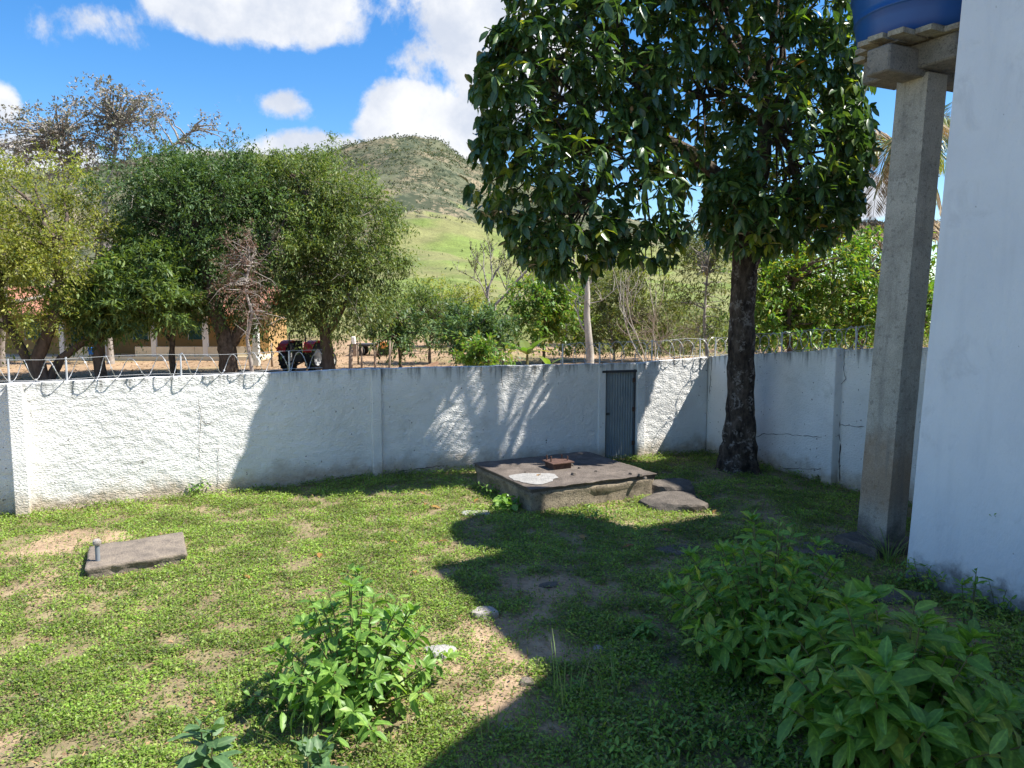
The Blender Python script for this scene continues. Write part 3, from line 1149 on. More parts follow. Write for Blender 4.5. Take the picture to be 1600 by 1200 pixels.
def crack(parent, A, B, nrm, pts, wd=0.012, lift=0.016):
    P = [on_wall(A, B, nrm, u, v, lift) for u, v in pts]
    Q = []
    for a, b in zip(P[:-1], P[1:]):
        n = max(2, int((b - a).length / 0.06))
        for i in range(n):
            q = a.lerp(b, i / n)
            Q.append(q + Vector((random.uniform(-1, 1) * 0.008, random.uniform(-1, 1) * 0.008, random.uniform(-1, 1) * 0.012)))
    Q.append(P[-1])
    mb = MB()
    tdir = nrm.cross(Vector((0, 0, 1)))
    vs = []
    for i, q in enumerate(Q):
        a = Q[max(0, i - 1)]
        b = Q[min(len(Q) - 1, i + 1)]
        d = (b - a).normalized()
        s = d.cross(nrm).normalized()
        w_ = wd * random.uniform(0.4, 1.0) * (0.35 if i in (0, len(Q) - 1) else 1)
        vs.append(q - s * w_ / 2)
        vs.append(q + s * w_ / 2)
    mb.add(vs, [(2 * i, 2 * i + 1, 2 * i + 3, 2 * i + 2) for i in range(len(Q) - 1)])
    return mb.build('crack', M['crack'], parent)


crack(side_wall, WC, WP, nS, [(1176, 684), (1195, 678), (1225, 678), (1255, 681), (1285, 683)], 0.014)
crack(side_wall, WC, WP, nS, [(1222, 731), (1255, 732), (1286, 733)], 0.012)
crack(side_wall, WC, WP, nS, [(1113, 562), (1111, 590), (1109, 615)], 0.018)
crack(side_wall, WP, WE, nS, [(1320, 546), (1319, 575), (1323, 592), (1313, 602), (1310, 640), (1313, 662), (1311, 675), (1314, 690)], 0.016)
crack(side_wall, WP, WE, nS, [(1313, 664), (1352, 667)], 0.016)
crack(side_wall, WP, WE, nS, [(1314, 692), (1312, 720), (1313, 752)], 0.03)
nL0 = nA
crack(yard_wall, WA, WM, nA, [(310, 620), (314, 650), (311, 690), (313, 735)], 0.010)
crack(yard_wall, WA, WM, nA, [(314, 657), (322, 662), (332, 658)], 0.014)
crack(yard_wall, WA, WM, nA, [(340, 690), (341, 735), (339, 765)], 0.008)
crack(yard_wall, WA, WM, nA, [(470, 756), (520, 748), (575, 741)], 0.016)
crack(yard_wall, WM, WD0, nM, [(600, 741), (640, 734), (690, 727)], 0.014)
crack(yard_wall, WM, WD0, nM, [(784, 572), (783, 590), (785, 606)], 0.012)
crack(yard_wall, WM, WD0, nM, [(873, 574), (873, 588)], 0.014)


# ------------------------------------------------------------------ razor wire
def wire_run(label, A, B, hA_, hB_, nrm, r, pitch, posts, lean=0.05, zc=0.2, squash=1.0, seed=0):
    rr = random.Random(seed)
    A = Vector((A.x, A.y, hA_))
    B = Vector((B.x, B.y, hB_))
    back = -nrm * 0.06
    t = thing('razor_wire', label, 'razor wire', (A + B) / 2)
    d = (B - A)
    Ln = d.length
    d.normalize()
    turns = Ln / pitch
    n = int(turns * 22)
    C_ = TubeSet()
    pts = []
    for i in range(n + 1):
        s = i / n
        k = s * turns
        ang = 2 * math.pi * k
        lr = r * (1 + 0.12 * math.sin(k * 1.7 + seed) + 0.06 * math.sin(k * 4.1))
        adv = Ln * s + 0.10 * pitch * math.sin(k * 2.3 + seed)
        p = A + d * adv + back + nrm * (lean + math.sin(ang) * lr * 0.9) + Vector((0, 0, zc + math.cos(ang) * lr * squash))
        pts.append(p)
    C_.add(pts, 0.0065, 4)
    coil = C_.build('coil', M['wire'], t, smooth=False)
    # barbs
    bv = []
    bf = []
    step = 0.11
    acc = 0
    for i in range(len(pts) - 1):
        acc += (pts[i + 1] - pts[i]).length
        if acc > step:
            acc = 0
            p = pts[i]
            dd = (pts[i + 1] - pts[i]).normalized()
            q = Vector((rr.uniform(-1, 1), rr.uniform(-1, 1), rr.uniform(-1, 1)))
            s = dd.cross(q).normalized()
            b = len(bv)
            bv += [p + dd * 0.03, p + s * 0.02, p - dd * 0.03, p - s * 0.02]
            bf.append((b, b + 1, b + 2, b + 3))
    MB().add(bv, bf).build('barbs', M['wire'], t)['kind'] = 'stuff'
    for zz in (zc + r * 1.02, 0.035):
        q = [A + d * (Ln * i / 14) + back + Vector((0, 0, zz + 0.02 * math.sin(i * 1.3 + seed))) for i in range(15)]
        MB().tube(q, 0.0045, 5).build('strand', M['wire'], t)
    for s in posts:
        p = A + d * (Ln * s) + back
        mb = MB()
        mb.tube([p - Vector((0, 0, 0.15)), p + Vector((0, 0, zc)), p + Vector((0, 0, zc + r * 1.1)) + nrm * rr.uniform(-0.02, 0.02)], 0.016, 8)
        mb.build('post', M['postmetal'], t)
    return t


def frac(A, B, nrm, u):
    p = on_wall(A, B, nrm, u, 570, 0)
    return (Vector((p.x, p.y, 0)) - Vector((A.x, A.y, 0))).length / (Vector((B.x, B.y, 0)) - Vector((A.x, A.y, 0))).length


WR0 = on_wall(WA, WM, nA, 505, 570, 0)
wire_run('stretched razor wire loops on the sunlit left half of the wall', WL, WR0, hA, hA + (hM - hA) * 0.85, nA, 0.18, 0.40,
         [frac(WL, WR0, nA, u) for u in (12, 103, 283, 453)], 0.03, 0.19, 1.0, 3)
WR1 = on_wall(WM, WD0, nM, 868, 570, 0)
wire_run('razor wire coil on the wall above the grey door', WR1, WC, hD, hC, nM, 0.21, 0.30, [0.05, 0.28, 0.62, 0.95], 0.02, 0.21, 1.0, 5)
wire_run('razor wire coil on the cracked side wall beside the tree trunk', WC.lerp(WP, 0.02), WP.lerp(WE, 0.2), hC + 0.02, hP + 0.04, nS, 0.21, 0.27,
         [0.02, 0.5, 0.93], 0.0, 0.20, 1.0, 8)

# ------------------------------------------------------------------ building at the right
HB = 8.9
bl = thing('building', 'tall plain white plastered building corner at the right edge', 'building', (BK.x, BK.y, 0))
lean = at(1503, 0, BK.y)
tv = Vector((lean.x - BK.x, 0, 0)) / lean.z
foot = [BK, BK + BB * 3.2, Vector((4.6, 4.0, 0)), Vector((4.6, -3, 0)), Vector((16, -3, 0)), BK + BA * 12]
mb = MB()
n = len(foot)
vs = [Vector((p.x, p.y, -0.3)) for p in foot] + [Vector((p.x, p.y, HB)) + tv * HB for p in foot]
mb.add(vs, [(i, (i + 1) % n, n + (i + 1) % n, n + i) for i in range(n)] + [tuple(range(n, 2 * n))])
mb.build('wall', M['building'], bl)
shade_wing = [BK + BA * 6.0 - BB * 3.3, BK + BA * 6.0 + BB * 0.5, BK + BA * 9.5 + BB * 0.5, BK + BA * 9.5 - BB * 3.3]  # unseen block added behind the building to shade the ground beside the cistern
HW = 10.6
mb = MB()
mb.add([Vector((p.x, p.y, -0.3)) for p in shade_wing] + [Vector((p.x, p.y, HW)) + tv * HW for p in shade_wing], [(i, (i + 1) % 4, 4 + (i + 1) % 4, 4 + i) for i in range(4)] + [(4, 5, 6, 7)])
mb.build('added_shade_wing', M['building'], bl)
rf = MB()
vs = [Vector((p.x, p.y, HB)) + tv * HB for p in foot]
cx = sum((p for p in vs), Vector()) / n
ov = [p + (p - cx).normalized() * 0.06 for p in vs]
rf.add([p + Vector((0, 0, 0.003)) for p in ov] + [p + Vector((0, 0, 0.12)) for p in ov],
       [(i, (i + 1) % n, n + (i + 1) % n, n + i) for i in range(n)] + [tuple(range(n, 2 * n)), tuple(range(n - 1, -1, -1))])
rf.build('roof', M['cement'], bl)

# ------------------------------------------------------------------ water tower
cb = gp(1374, 856)
ct = at(1441, 122, cb.y + 0.25)
tower = thing('water_tower', 'single leaning concrete column with a beam head carrying the blue tank', 'water tower', (cb.x, cb.y, 0))
ax1 = Vector((0.90, 0.43, 0)).normalized()
ax2 = Vector((0.43, -0.90, 0)).normalized()
col = MB()
N_ = 26
side = 0.47
vs = []
for i in range(N_ + 1):
    s_ = i / N_
    c = cb.lerp(ct, s_)
    for a, b in ((-1, -1), (1, -1), (1, 1), (-1, 1)):
        j = random.uniform(-0.0015, 0.0015)
        vs.append(Vector((c.x, c.y, s_ * ct.z)) + ax1 * (a * side / 2 * (0.82) + j) + ax2 * (b * side / 2 + j))
fs = []
for i in range(N_):
    for k in range(4):
        fs.append((i * 4 + k, i * 4 + (k + 1) % 4, (i + 1) * 4 + (k + 1) % 4, (i + 1) * 4 + k))
fs.append((N_ * 4, N_ * 4 + 1, N_ * 4 + 2, N_ * 4 + 3))
col.add(vs, fs)
col.build('column', M['column'], tower, bevel=0.0)
ft = MB()
ft.box((cb.x - 0.05, cb.y - 0.02, 0.06), (0.95, 0.75, 0.20), (ax1, ax2, Vector((0, 0, 1))), 0.93)
ft.build('footing', M['flag'], tower, bevel=0.02)
zt = ct.z
b1 = MB()
b1.box((ct.x + 0.0, ct.y, zt + 0.12), (1.75, 0.36, 0.34), (ax1, ax2, Vector((0, 0, 1))))
b1.build('beam', M['cap'], tower, bevel=0.02)
b2 = MB()
b2.box((ct.x, ct.y, zt + 0.20), (0.66, 1.40, 0.32), (ax1, ax2, Vector((0, 0, 1))))
b2.build('beam', M['cap'], tower, bevel=0.02)
rr = random.Random(4)
zz = zt + 0.362
for i in range(-3, 4):
    for j in range(-3, 4):
        if rr.random() < 0.15:
            continue
        p = ct + ax1 * (i * 0.26 + rr.uniform(-0.03, 0.03)) + ax2 * (j * 0.23 + rr.uniform(-0.03, 0.03))
        if (Vector((p.x, p.y, 0)) - Vector((ct.x, ct.y, 0))).length > 0.84:
            continue
        q = MB()
        a = rr.uniform(-0.12, 0.12)
        d1 = (ax1 * math.cos(a) + ax2 * math.sin(a))
        d2 = (ax2 * math.cos(a) - ax1 * math.sin(a))
        q.box((p.x, p.y, zz + 0.035 + rr.uniform(-0.006, 0.006)), (0.245, 0.215, 0.065), (d1, d2, Vector((0, 0, 1))))
        q.build('tile', M['tile_bits'], tower)
plank = MB()
plank.box((ct.x, ct.y, zz + 0.085), (1.15, 1.1, 0.02), (ax1, ax2, Vector((0, 0, 1))))
plank.build('slab', M['cap'], tower)
# tank
tz = zz + 0.099
tcx, tcy = ct.x + 0.16, ct.y + 0.22
tk = thing('water_tank', 'round blue plastic water tank on top of the concrete column', 'tank', (tcx, tcy, tz))
prof = [(0.0, 0.0), (0.84, 0.0), (0.87, 0.03)]
for i in range(1, 9):
    h = 0.03 + i * 0.11
    r_ = 0.87 + 0.16 * (h / 1.0)
    prof.append((r_, h))
    if i in (3, 6):
        prof += [(r_ + 0.006, h + 0.006), (r_ + 0.018, h + 0.014), (r_ + 0.018, h + 0.034), (r_ + 0.008, h + 0.044)]
prof += [(1.07, 0.95), (1.10, 0.97), (1.10, 1.01)]
MB().lathe(prof, (tcx, tcy, tz), 'Z', 56, True).build('body', M['tank'], tk, smooth=False)
lid = [(1.13, 1.012), (1.13, 1.05), (1.0, 1.09), (0.6, 1.13), (0.35, 1.14), (0.33, 1.18), (0.0, 1.19)]
MB().lathe(lid, (tcx, tcy, tz), 'Z', 56, True).build('lid', M['tank'], tk)
for o_ in tk.children:
    for p in o_.data.polygons:
        p.use_smooth = len(p.vertices) == 4

# ------------------------------------------------------------------ cistern slab
cis = thing('cistern', 'low square concrete cistern with dark stained top near the grey door', 'cistern', (SF.x, SF.y, 0))
eR = SRt - SF
eL = SLf - SF
hS = 0.42


def quad_block(nm, c0, e1, e2, z0, z1, mat, parent, nx=26, ny=26, rough_=0.02, flare=0.0, seed=0, wob=0.05):
    """slab with uneven top and chipped edges"""
    V = []
    F = []
    s = np.linspace(0, 1, nx + 1)
    t = np.linspace(0, 1, ny + 1)
    SS, TT = np.meshgrid(s, t)
    l1 = e1.length
    l2 = e2.length
    edge = np.minimum(np.minimum(SS, 1 - SS) * l1, np.minimum(TT, 1 - TT) * l2)
    chip = (fbm(SS * l1 * 5, TT * l2 * 5, 71 + seed, 3) - 0.45)
    Z = z1 + (fbm(SS * l1 * 2, TT * l2 * 2, 73 + seed, 4) - 0.5) * rough_ * 2 - np.where(edge < 0.03, np.maximum(0, chip) * 0.045, 0)
    jx = (fbm(SS * l1 * 3, TT * l2 * 3, 75 + seed, 3) - 0.5) * 0.016 * (edge < 0.02)
    X = c0.x + e1.x * SS + e2.x * TT + jx
    Y = c0.y + e1.y * SS + e2.y * TT + jx
    top = np.stack([X, Y, Z], -1).reshape(-1, 3)
    w_ = nx + 1
    i = np.arange(ny)[:, None] * w_ + np.arange(nx)[None, :]
    Q = [np.stack([i, i + 1, i + w_ + 1, i + w_], -1).reshape(-1, 4)]
    ring = list(range(0, nx)) + [k * w_ + nx for k in range(ny)] + [ny * w_ + k for k in range(nx, 0, -1)] + [k * w_ for k in range(ny, 0, -1)]
    V = [top]
    nr = len(ring)
    prev = np.array(ring)
    cnt = len(top)
    levels = 7
    for lv in range(1, levels + 1):
        R_ = top[ring].copy()
        f = lv / levels
        ctr = np.array([c0.x + (e1.x + e2.x) / 2, c0.y + (e1.y + e2.y) / 2])
        dirv = R_[:, :2] - ctr
        dirv /= np.linalg.norm(dirv, axis=1, keepdims=True)
        a = np.arange(nr)
        nn = (fbm(a * 0.3, np.full(nr, lv * 0.8), 77 + seed, 3) - 0.5) * wob
        inset = -0.03 if lv > 1 else 0.0
        R_[:, :2] += dirv * (nn + inset + flare * f)[:, None]
        R_[:, 2] = R_[:, 2] * (1 - f) + z0 * f
        V.append(R_)
        cur = cnt + a
        nxt = np.roll(cur, -1)
        Q.append(np.stack([prev, cur, nxt, np.roll(prev, -1)], -1))
        prev = cur
        cnt += nr
    V = np.concatenate(V) - np.array(parent.location)
    me = np_mesh(nm, V, quads=np.concatenate(Q))
    return link(nm, me, mat, parent)


quad_block('base', SF, eR, eL, -0.15, hS - 0.07, M['slab_side'], cis, seed=1)
e1n = eR.normalized()
e2n = eL.normalized()
quad_block('cover_slab', SF - e1n * 0.03 - e2n * 0.03, eR * 1.025, eL * 1.025, hS - 0.066, hS, M['slab'], cis, 60, 60, 0.006, seed=2, wob=0.012)
# pale cement patch on the top
pc = SF + eR * 0.16 + eL * 0.28
pm = MB()
ring = []
for i in range(28):
    a = 2 * math.pi * i / 28
    r_ = 0.42 + 0.10 * math.sin(a * 3 + 1) * 0.5 + random.uniform(-0.03, 0.03)
    p = pc + e1n * (math.cos(a) * r_ * 0.98) + e2n * (math.sin(a) * r_ * 1.0)
    ring.append(Vector((p.x, p.y, hS + 0.008)))
pm.add(ring + [Vector((pc.x, pc.y, hS + 0.022))], [(i, (i + 1) % 28, 28) for i in range(28)])
pm.build('cement_patch', M['patch'], cis)
# hatch
hc = gp(872, 722, hS + 0.1)
hat = thing('hatch_cover', 'rusty iron hatch plate standing on the cistern top', 'hatch', (hc.x, hc.y, hS))
m_ = MB()
m_.box((hc.x, hc.y, hS + 0.115), (0.46, 0.42, 0.022), (e1n, e2n, Vector((0, 0, 1))))
m_.build('plate', M['rust'], hat, bevel=0.004)
m_ = MB()
m_.box((hc.x, hc.y, hS + 0.052), (0.36, 0.34, 0.10), (e1n, e2n, Vector((0, 0, 1))))
m_.build('collar', M['rust'], hat)
for a, b in ((-0.16, 0.14), (0.16, 0.14), (-0.16, -0.02), (0.17, -0.05)):
    p = Vector((hc.x, hc.y, 0)) + e1n * a + e2n * b
    MB().tube([p + Vector((0, 0, hS + 0.12)), p + Vector((0, 0, hS + 0.21 + random.uniform(-0.02, 0.02)))], 0.014, 8).build('bolt', M['rust'], hat)
# rubble bits beside the hatch
for i, (u, v, s_) in enumerate([(893, 728, 0.06), (905, 732, 0.045), (896, 742, 0.07), (931, 737, 0.04), (821, 738, 0.03), (1000, 744, 0.07), (985, 741, 0.05), (1008, 748, 0.05)]):
    p = gp(u, v, hS)
    mb = MB()
    mb.box((p.x, p.y, hS + s_ * 0.32), (s_ * 1.4, s_, s_ * 0.7), (Vector((math.cos(i), math.sin(i), 0)), Vector((-math.sin(i), math.cos(i), 0)), Vector((0, 0, 1))), 0.7)
    o = mb.build('rubble', M['flag'], None, bevel=s_ * 0.12)
    tag(o, 'small dark chunk of rubble lying on the cistern top', 'rubble', 'rubble on the cistern top')

# pad with the vent pipe
PF = gp(134, 908)
PR = gp(293, 882)
pL = gp(140, 852, 0.16)
pL.z = 0
pad = thing('concrete_pad', 'small weathered concrete slab lying in the grass at the left', 'slab', (PF.x, PF.y, 0))
quad_block('slab', PF, PR - PF, Vector((pL.x - PF.x, pL.y - PF.y, 0)), -0.1, 0.16, M['pad'], pad, 40, 30, 0.008, seed=5)
vp = gp(153, 876, 0.16)
vent = thing('vent_pipe', 'short grey capped vent pipe standing on the small concrete slab', 'pipe', (vp.x, vp.y, 0.155))
MB().lathe([(0.028, 0.0), (0.028, 0.22)], (vp.x, vp.y, 0.155), 'Z', 14).build('pipe', M['pvc'], vent, smooth=False)
MB().lathe([(0.045, 0.215), (0.05, 0.23), (0.048, 0.265), (0.03, 0.285), (0.0, 0.29)], (vp.x, vp.y, 0.155), 'Z', 14).build('cap', M['stone'], vent)

# stepped flagstones by the cistern, other flat stones
def stone(u, v, sx, sy, sz, label, mat='stone', seed=0, cat='stone', rot=0.0, flat=0.5, group=None, z=None, name='stone'):
    p = gp(u, v)
    r_ = random.Random(seed)
    bm = bmesh.new()
    bmesh.ops.create_icosphere(bm, subdivisions=3, radius=1.0)
    ph = [r_.uniform(0, 6) for _ in range(6)]
    for vv in bm.verts:
        c = vv.co
        k = 1 + 0.14 * math.sin(c.x * 3 + ph[0]) + 0.12 * math.sin(c.y * 4 + ph[1]) + 0.08 * math.sin(c.z * 5 + c.x * 4 + ph[2])
        c = Vector((c.x * k, c.y * k, c.z * k))
        if c.z > flat:
            c.z = flat + (c.z - flat) * 0.15
        x, y = c.x * sx, c.y * sy
        vv.co = Vector((x * math.cos(rot) - y * math.sin(rot), x * math.sin(rot) + y * math.cos(rot), c.z * sz))
    me = bpy.data.meshes.new(name)
    bm.to_mesh(me)
    bm.free()
    o = link(name, me, M[mat])
    o.location = (p.x, p.y, (hz(p) if z is None else z))
    tag(o, label, cat, group)
    return o


stone(1050, 790, 0.62, 0.42, 0.30, 'lower dark flat stone slab beside the cistern', 'flag', 1, 'stone', 0.2, 0.4)
stone(1045, 770, 0.48, 0.36, 0.42, 'upper dark flat stone leaning on the cistern corner', 'flag', 2, 'stone', 0.3, 0.4)
stone(757, 960, 0.17, 0.12, 0.13, 'rounded grey stone at the edge of the building shadow', 'stone', 3)
stone(687, 1020, 0.17, 0.11, 0.10, 'pale rock beside the sunlit leafy bush', 'cement', 4)
stone(825, 1066, 0.07, 0.06, 0.06, 'small tan stone at the shadow edge on bare soil', 'pad', 5)
stone(743, 803, 0.22, 0.14, 0.07, 'whitish flat rock in the grass below the cistern', 'cement', 6)
stone(1062, 862, 0.34, 0.22, 0.06, 'dark flat stone in the shade left of the big bush', 'flag', 7)
stone(858, 915, 0.16, 0.07, 0.03, 'flat brown stone sunk in shaded grass', 'flag', 8, 'stone', 0.5)
stone(1290, 862, 0.50, 0.30, 0.10, 'dark flagstone at the foot of the concrete column', 'flag', 9, 'stone', 0.1, 0.4)
stone(1405, 935, 0.40, 0.22, 0.08, 'dark flagstone in front of the building corner', 'flag', 10)
stone(795, 1138, 0.06, 0.045, 0.035, 'tiny white pebble on the bare soil', 'cement', 11)
stone(936, 1012, 0.06, 0.05, 0.05, 'small grey pebble in the shaded weeds', 'stone', 12)

# ------------------------------------------------------------------ the shade tree
TB = gp(1153, 735)
tree = thing('shade_tree', 'big dark leafy shade tree with bare trunk standing before the wall', 'tree', (TB.x, TB.y, 0))
ty = TB.y


def trunk_pts(pix):
    return [at(u, v, ty + dy) for u, v, dy in pix]


tp = [Vector((TB.x, TB.y, -0.15))] + trunk_pts([(1153, 722, 0), (1155, 690, 0), (1157, 640, 0), (1158, 560, 0.02), (1160, 480, 0.05), (1164, 420, 0.05), (1168, 375, 0.05), (1172, 330, 0.1), (1178, 270, 0.1)])
tr_ = [0.50, 0.42, 0.33, 0.285, 0.265, 0.25, 0.255, 0.28, 0.25, 0.2]
pts2 = []
rad2 = []
for i in range(len(tp) - 1):
    for k in range(6):
        s_ = k / 6
        pts2.append(tp[i].lerp(tp[i + 1], s_))
        rad2.append((tr_[i] * (1 - s_) + tr_[i + 1] * s_) * (1 + 0.05 * math.sin(i * 3 + k)))
V, F = tube_np(pts2, rad2, 22, 0.0)
ang = np.tile(np.arange(22), len(pts2))
ringi = np.repeat(np.arange(len(pts2)), 22)
cx_ = np.repeat(np.array([tuple(p) for p in pts2]), 22, axis=0)
lob = 1 + 0.20 * np.exp(-ringi / 5.0) * np.sin(ang * 2 * math.pi / 22 * 5 + 1) + (fbm(ang * 0.9, ringi * 0.6, 91, 4) - 0.5) * 0.28
V = cx_ + (V - cx_) * lob[:, None]
me = np_mesh('trunk', V - np.array(tree.location), quads=F, smooth=True)
link('trunk', me, M['bark_patchy'], tree)

ELL = [  # u, v, Y, half width m, half depth m, half height m
    (882, 250, 14.6, 1.70, 1.25, 1.85), (935, 90, 14.8, 1.85, 1.35, 1.9), (850, 150, 14.5, 1.25, 1.1, 1.4), (1005, 310, 14.8, 1.05, 1.0, 1.35), (880, 350, 14.5, 1.05, 0.95, 1.0),
    (1215, 215, 15.5, 1.75, 1.5, 2.0), (1222, 40, 15.6, 1.70, 1.6, 2.1), (1268, 250, 15.4, 0.95, 1.2, 1.35), (1165, 322, 15.2, 1.05, 1.1, 0.95), (1250, 328, 15.4, 1.0, 1.1, 0.85),
    (1080, -20, 15.3, 1.9, 1.7, 1.8), (1050, -130, 15.4, 1.7, 1.6, 1.5), (1240, -130, 15.6, 1.7, 1.6, 1.6), (1085, 150, 16.3, 1.2, 1.0, 1.7),
]
EC = [(at(u, v, Y), Vector((a, b, c))) for u, v, Y, a, b, c in ELL]


def inside_any(P, skip, k=0.86):
    r = np.zeros(len(P), bool)
    for j, (c, s) in enumerate(EC):
        if j == skip:
            continue
        q = (P - np.array(c)) / np.array(s)
        r |= (q * q).sum(1) < k * k
    return r


# openings in the crown where sunlight comes through to the wall and the cistern
HOLES = [(on_wall(WM, WD0, nM, u, v), r) for u, v, r in [(712, 655, 0.20), (722, 610, 0.16), (735, 685, 0.40), (757, 640, 0.32), (765, 695, 0.42), (715, 705, 0.30), (768, 605, 0.12), (742, 590, 0.10)]]
HOLES += [(gp(u, v, 0.42), r) for u, v, r in [(785, 730, 0.30), (830, 745, 0.34), (850, 770, 0.28), (900, 785, 0.22)]] + [(gp(u, v), r) for u, v, r in [(930, 815, 0.25), (770, 700, 0.3)]]
limbs = TubeSet()
fork = trunk_pts([(1172, 340, 0.1)])[0]
LJ = at(1035, 215, 15.1)
RJ = at(1195, 170, 15.5)
limbs.add([fork, fork.lerp(LJ, 0.35) + Vector((0, 0, 0.25)), fork.lerp(LJ, 0.7) + Vector((0, 0, 0.2)), LJ], [0.17, 0.14, 0.12, 0.10], 10, 0.15)
limbs.add([fork, fork.lerp(RJ, 0.5) + Vector((0.12, 0, 0)), RJ], [0.20, 0.16, 0.12], 10, 0.15)
for j, (c, s) in enumerate(EC):
    hub = LJ if j < 5 else RJ
    mid = hub.lerp(c, 0.5) + Vector((random.uniform(-0.15, 0.15), random.uniform(-0.1, 0.2), 0.18))
    limbs.add([hub, hub.lerp(mid, 0.55) + Vector((0, 0, 0.1)), mid, c], [0.075, 0.06, 0.05, 0.03], 7, 0.15)
    for k in range(14):
        d = Vector(rng.normal(size=3)).normalized()
        e = c + Vector((d.x * s.x, d.y * s.y, d.z * s.z)) * 0.88
        st = mid.lerp(c, random.uniform(0.2, 1.0))
        m1 = st.lerp(e, 0.5) + Vector((0, 0, 0.18))
        limbs.add([st, m1, e], [0.03, 0.02, 0.010], 5, 0.1)
limbs.build('branches', M['bark_dark'], tree)

LP, LDR, LL, LWd = [], [], [], []
NP, ND, NL, NW = [], [], [], []
for j, (c, s) in enumerate(EC):
    area = 4 * math.pi * ((s.x * s.y) ** 1.6 / 3 + (s.x * s.z) ** 1.6 / 3 + (s.y * s.z) ** 1.6 / 3) ** (1 / 1.6)
    nw = int(area * 17)
    dirs = rand_dirs(nw)
    rad = np.where(rng.random(nw) < 0.72, rng.uniform(0.84, 1.06, nw), rng.uniform(0.45, 0.84, nw))
    lump = 1 + 0.16 * (fbm(dirs[:, 0] * 3 + j * 7, dirs[:, 2] * 3 + dirs[:, 1] * 2, 95, 3) - 0.5) * 2
    P = np.array(c) + dirs * np.array(s) * (rad * lump)[:, None]
    keep = ~inside_any(P, j, 0.80)
    gu, gv, gd = proj(P)
    gap = ((gu > 1072) & (gu < 1098) & (gv > 275) & (gv < 420)) | ((gu > 1040) & (gu < 1090) & (gv > 60) & (gv < 255) & (rng.random(nw) < 0.25))
    low = (gu > 1100) & (gv > 388)
    keep &= ~gap & ~low
    for hp, hr in HOLES:
        w_ = P - np.array(hp)
        sd_ = np.array(SUN_DIR)
        w_ = w_ - (w_ @ sd_)[:, None] * sd_
        far = np.linalg.norm(w_, axis=1) > hr + 0.24
        if j < 5:
            far |= P[:, 1] < 15.0
        keep &= far
    for p, d in zip(P[keep], dirs[keep]):
        nl = rng.integers(6, 10)
        axis = unit(np.array([[d[0] * 0.8, d[1] * 0.8, d[2] * 0.35 + 0.28]]))[0]
        ref = np.cross(axis, np.array([0.3, 0.2, 1.0]))
        ref /= np.linalg.norm(ref)
        ref2 = np.cross(axis, ref)
        yn = rng.random() < 0.095  # young whorls, share raised so their colour paints more sunlit clusters
        for q in range(nl):
            a = 2 * math.pi * q / nl + rng.uniform(-0.3, 0.3)
            out_ = ref * math.cos(a) + ref2 * math.sin(a)
            dd = out_ * rng.uniform(0.75, 1.0) + axis * rng.uniform(0.0, 0.5) + np.array([0, 0, -rng.uniform(0.25, 0.85)])
            L_ = rng.uniform(0.20, 0.35) * (0.7 if rng.random() < 0.15 else 1.0)
            (NP if yn else LP).append(p + axis * rng.uniform(-0.06, 0.05))
            (ND if yn else LDR).append(dd)
            (NL if yn else LL).append(L_ * (0.85 if yn else 1))
            (NW if yn else LWd).append(L_ * rng.uniform(0.34, 0.42))
LP, LDR, LL, LWd = map(np.array, (LP, LDR, LL, LWd))
foliage(tree, LP, LDR, LL, LWd, LD, M['leaf_tree'], 270, smooth=True)
NP, ND, NL, NW = map(np.array, (NP, ND, NL, NW))
foliage(tree, NP, ND, NL, NW, LD, M['leaf_new_sunlit'], 24, name='young_sunlit_foliage', leaf_name='young_sunlit_leaf', smooth=True)
n_old = 26
pick = rng.choice(len(LP), n_old)
foliage(tree, LP[pick] + np.array([0, -0.08, 0.0]), LDR[pick], LL[pick] * 0.8, LWd[pick] * 0.9, LD, M['leaf_old'], n_old, name='old_foliage', leaf_name='withered_leaf', smooth=True)


# ------------------------------------------------------------------ trees beyond the wall
def ell_points(ells, n, shell=0.6):
    """clump centres in a union of ellipsoids, more of them near the surface"""
    P = []
    O = []
    vol = np.array([a * b * c for _, (a, b, c) in ells])
    cnt = np.maximum(2, (n * vol / vol.sum())).astype(int)
    for (c, s), k in zip(ells, cnt):
        d = rand_dirs(k)
        r = np.where(rng.random(k) < shell, rng.uniform(0.75, 1.10, k), rng.uniform(0.1, 0.75, k))
        O.append(d)
        P.append(np.array(c) + d * r[:, None] * np.array(s))
    return np.concatenate(P), np.concatenate(O)


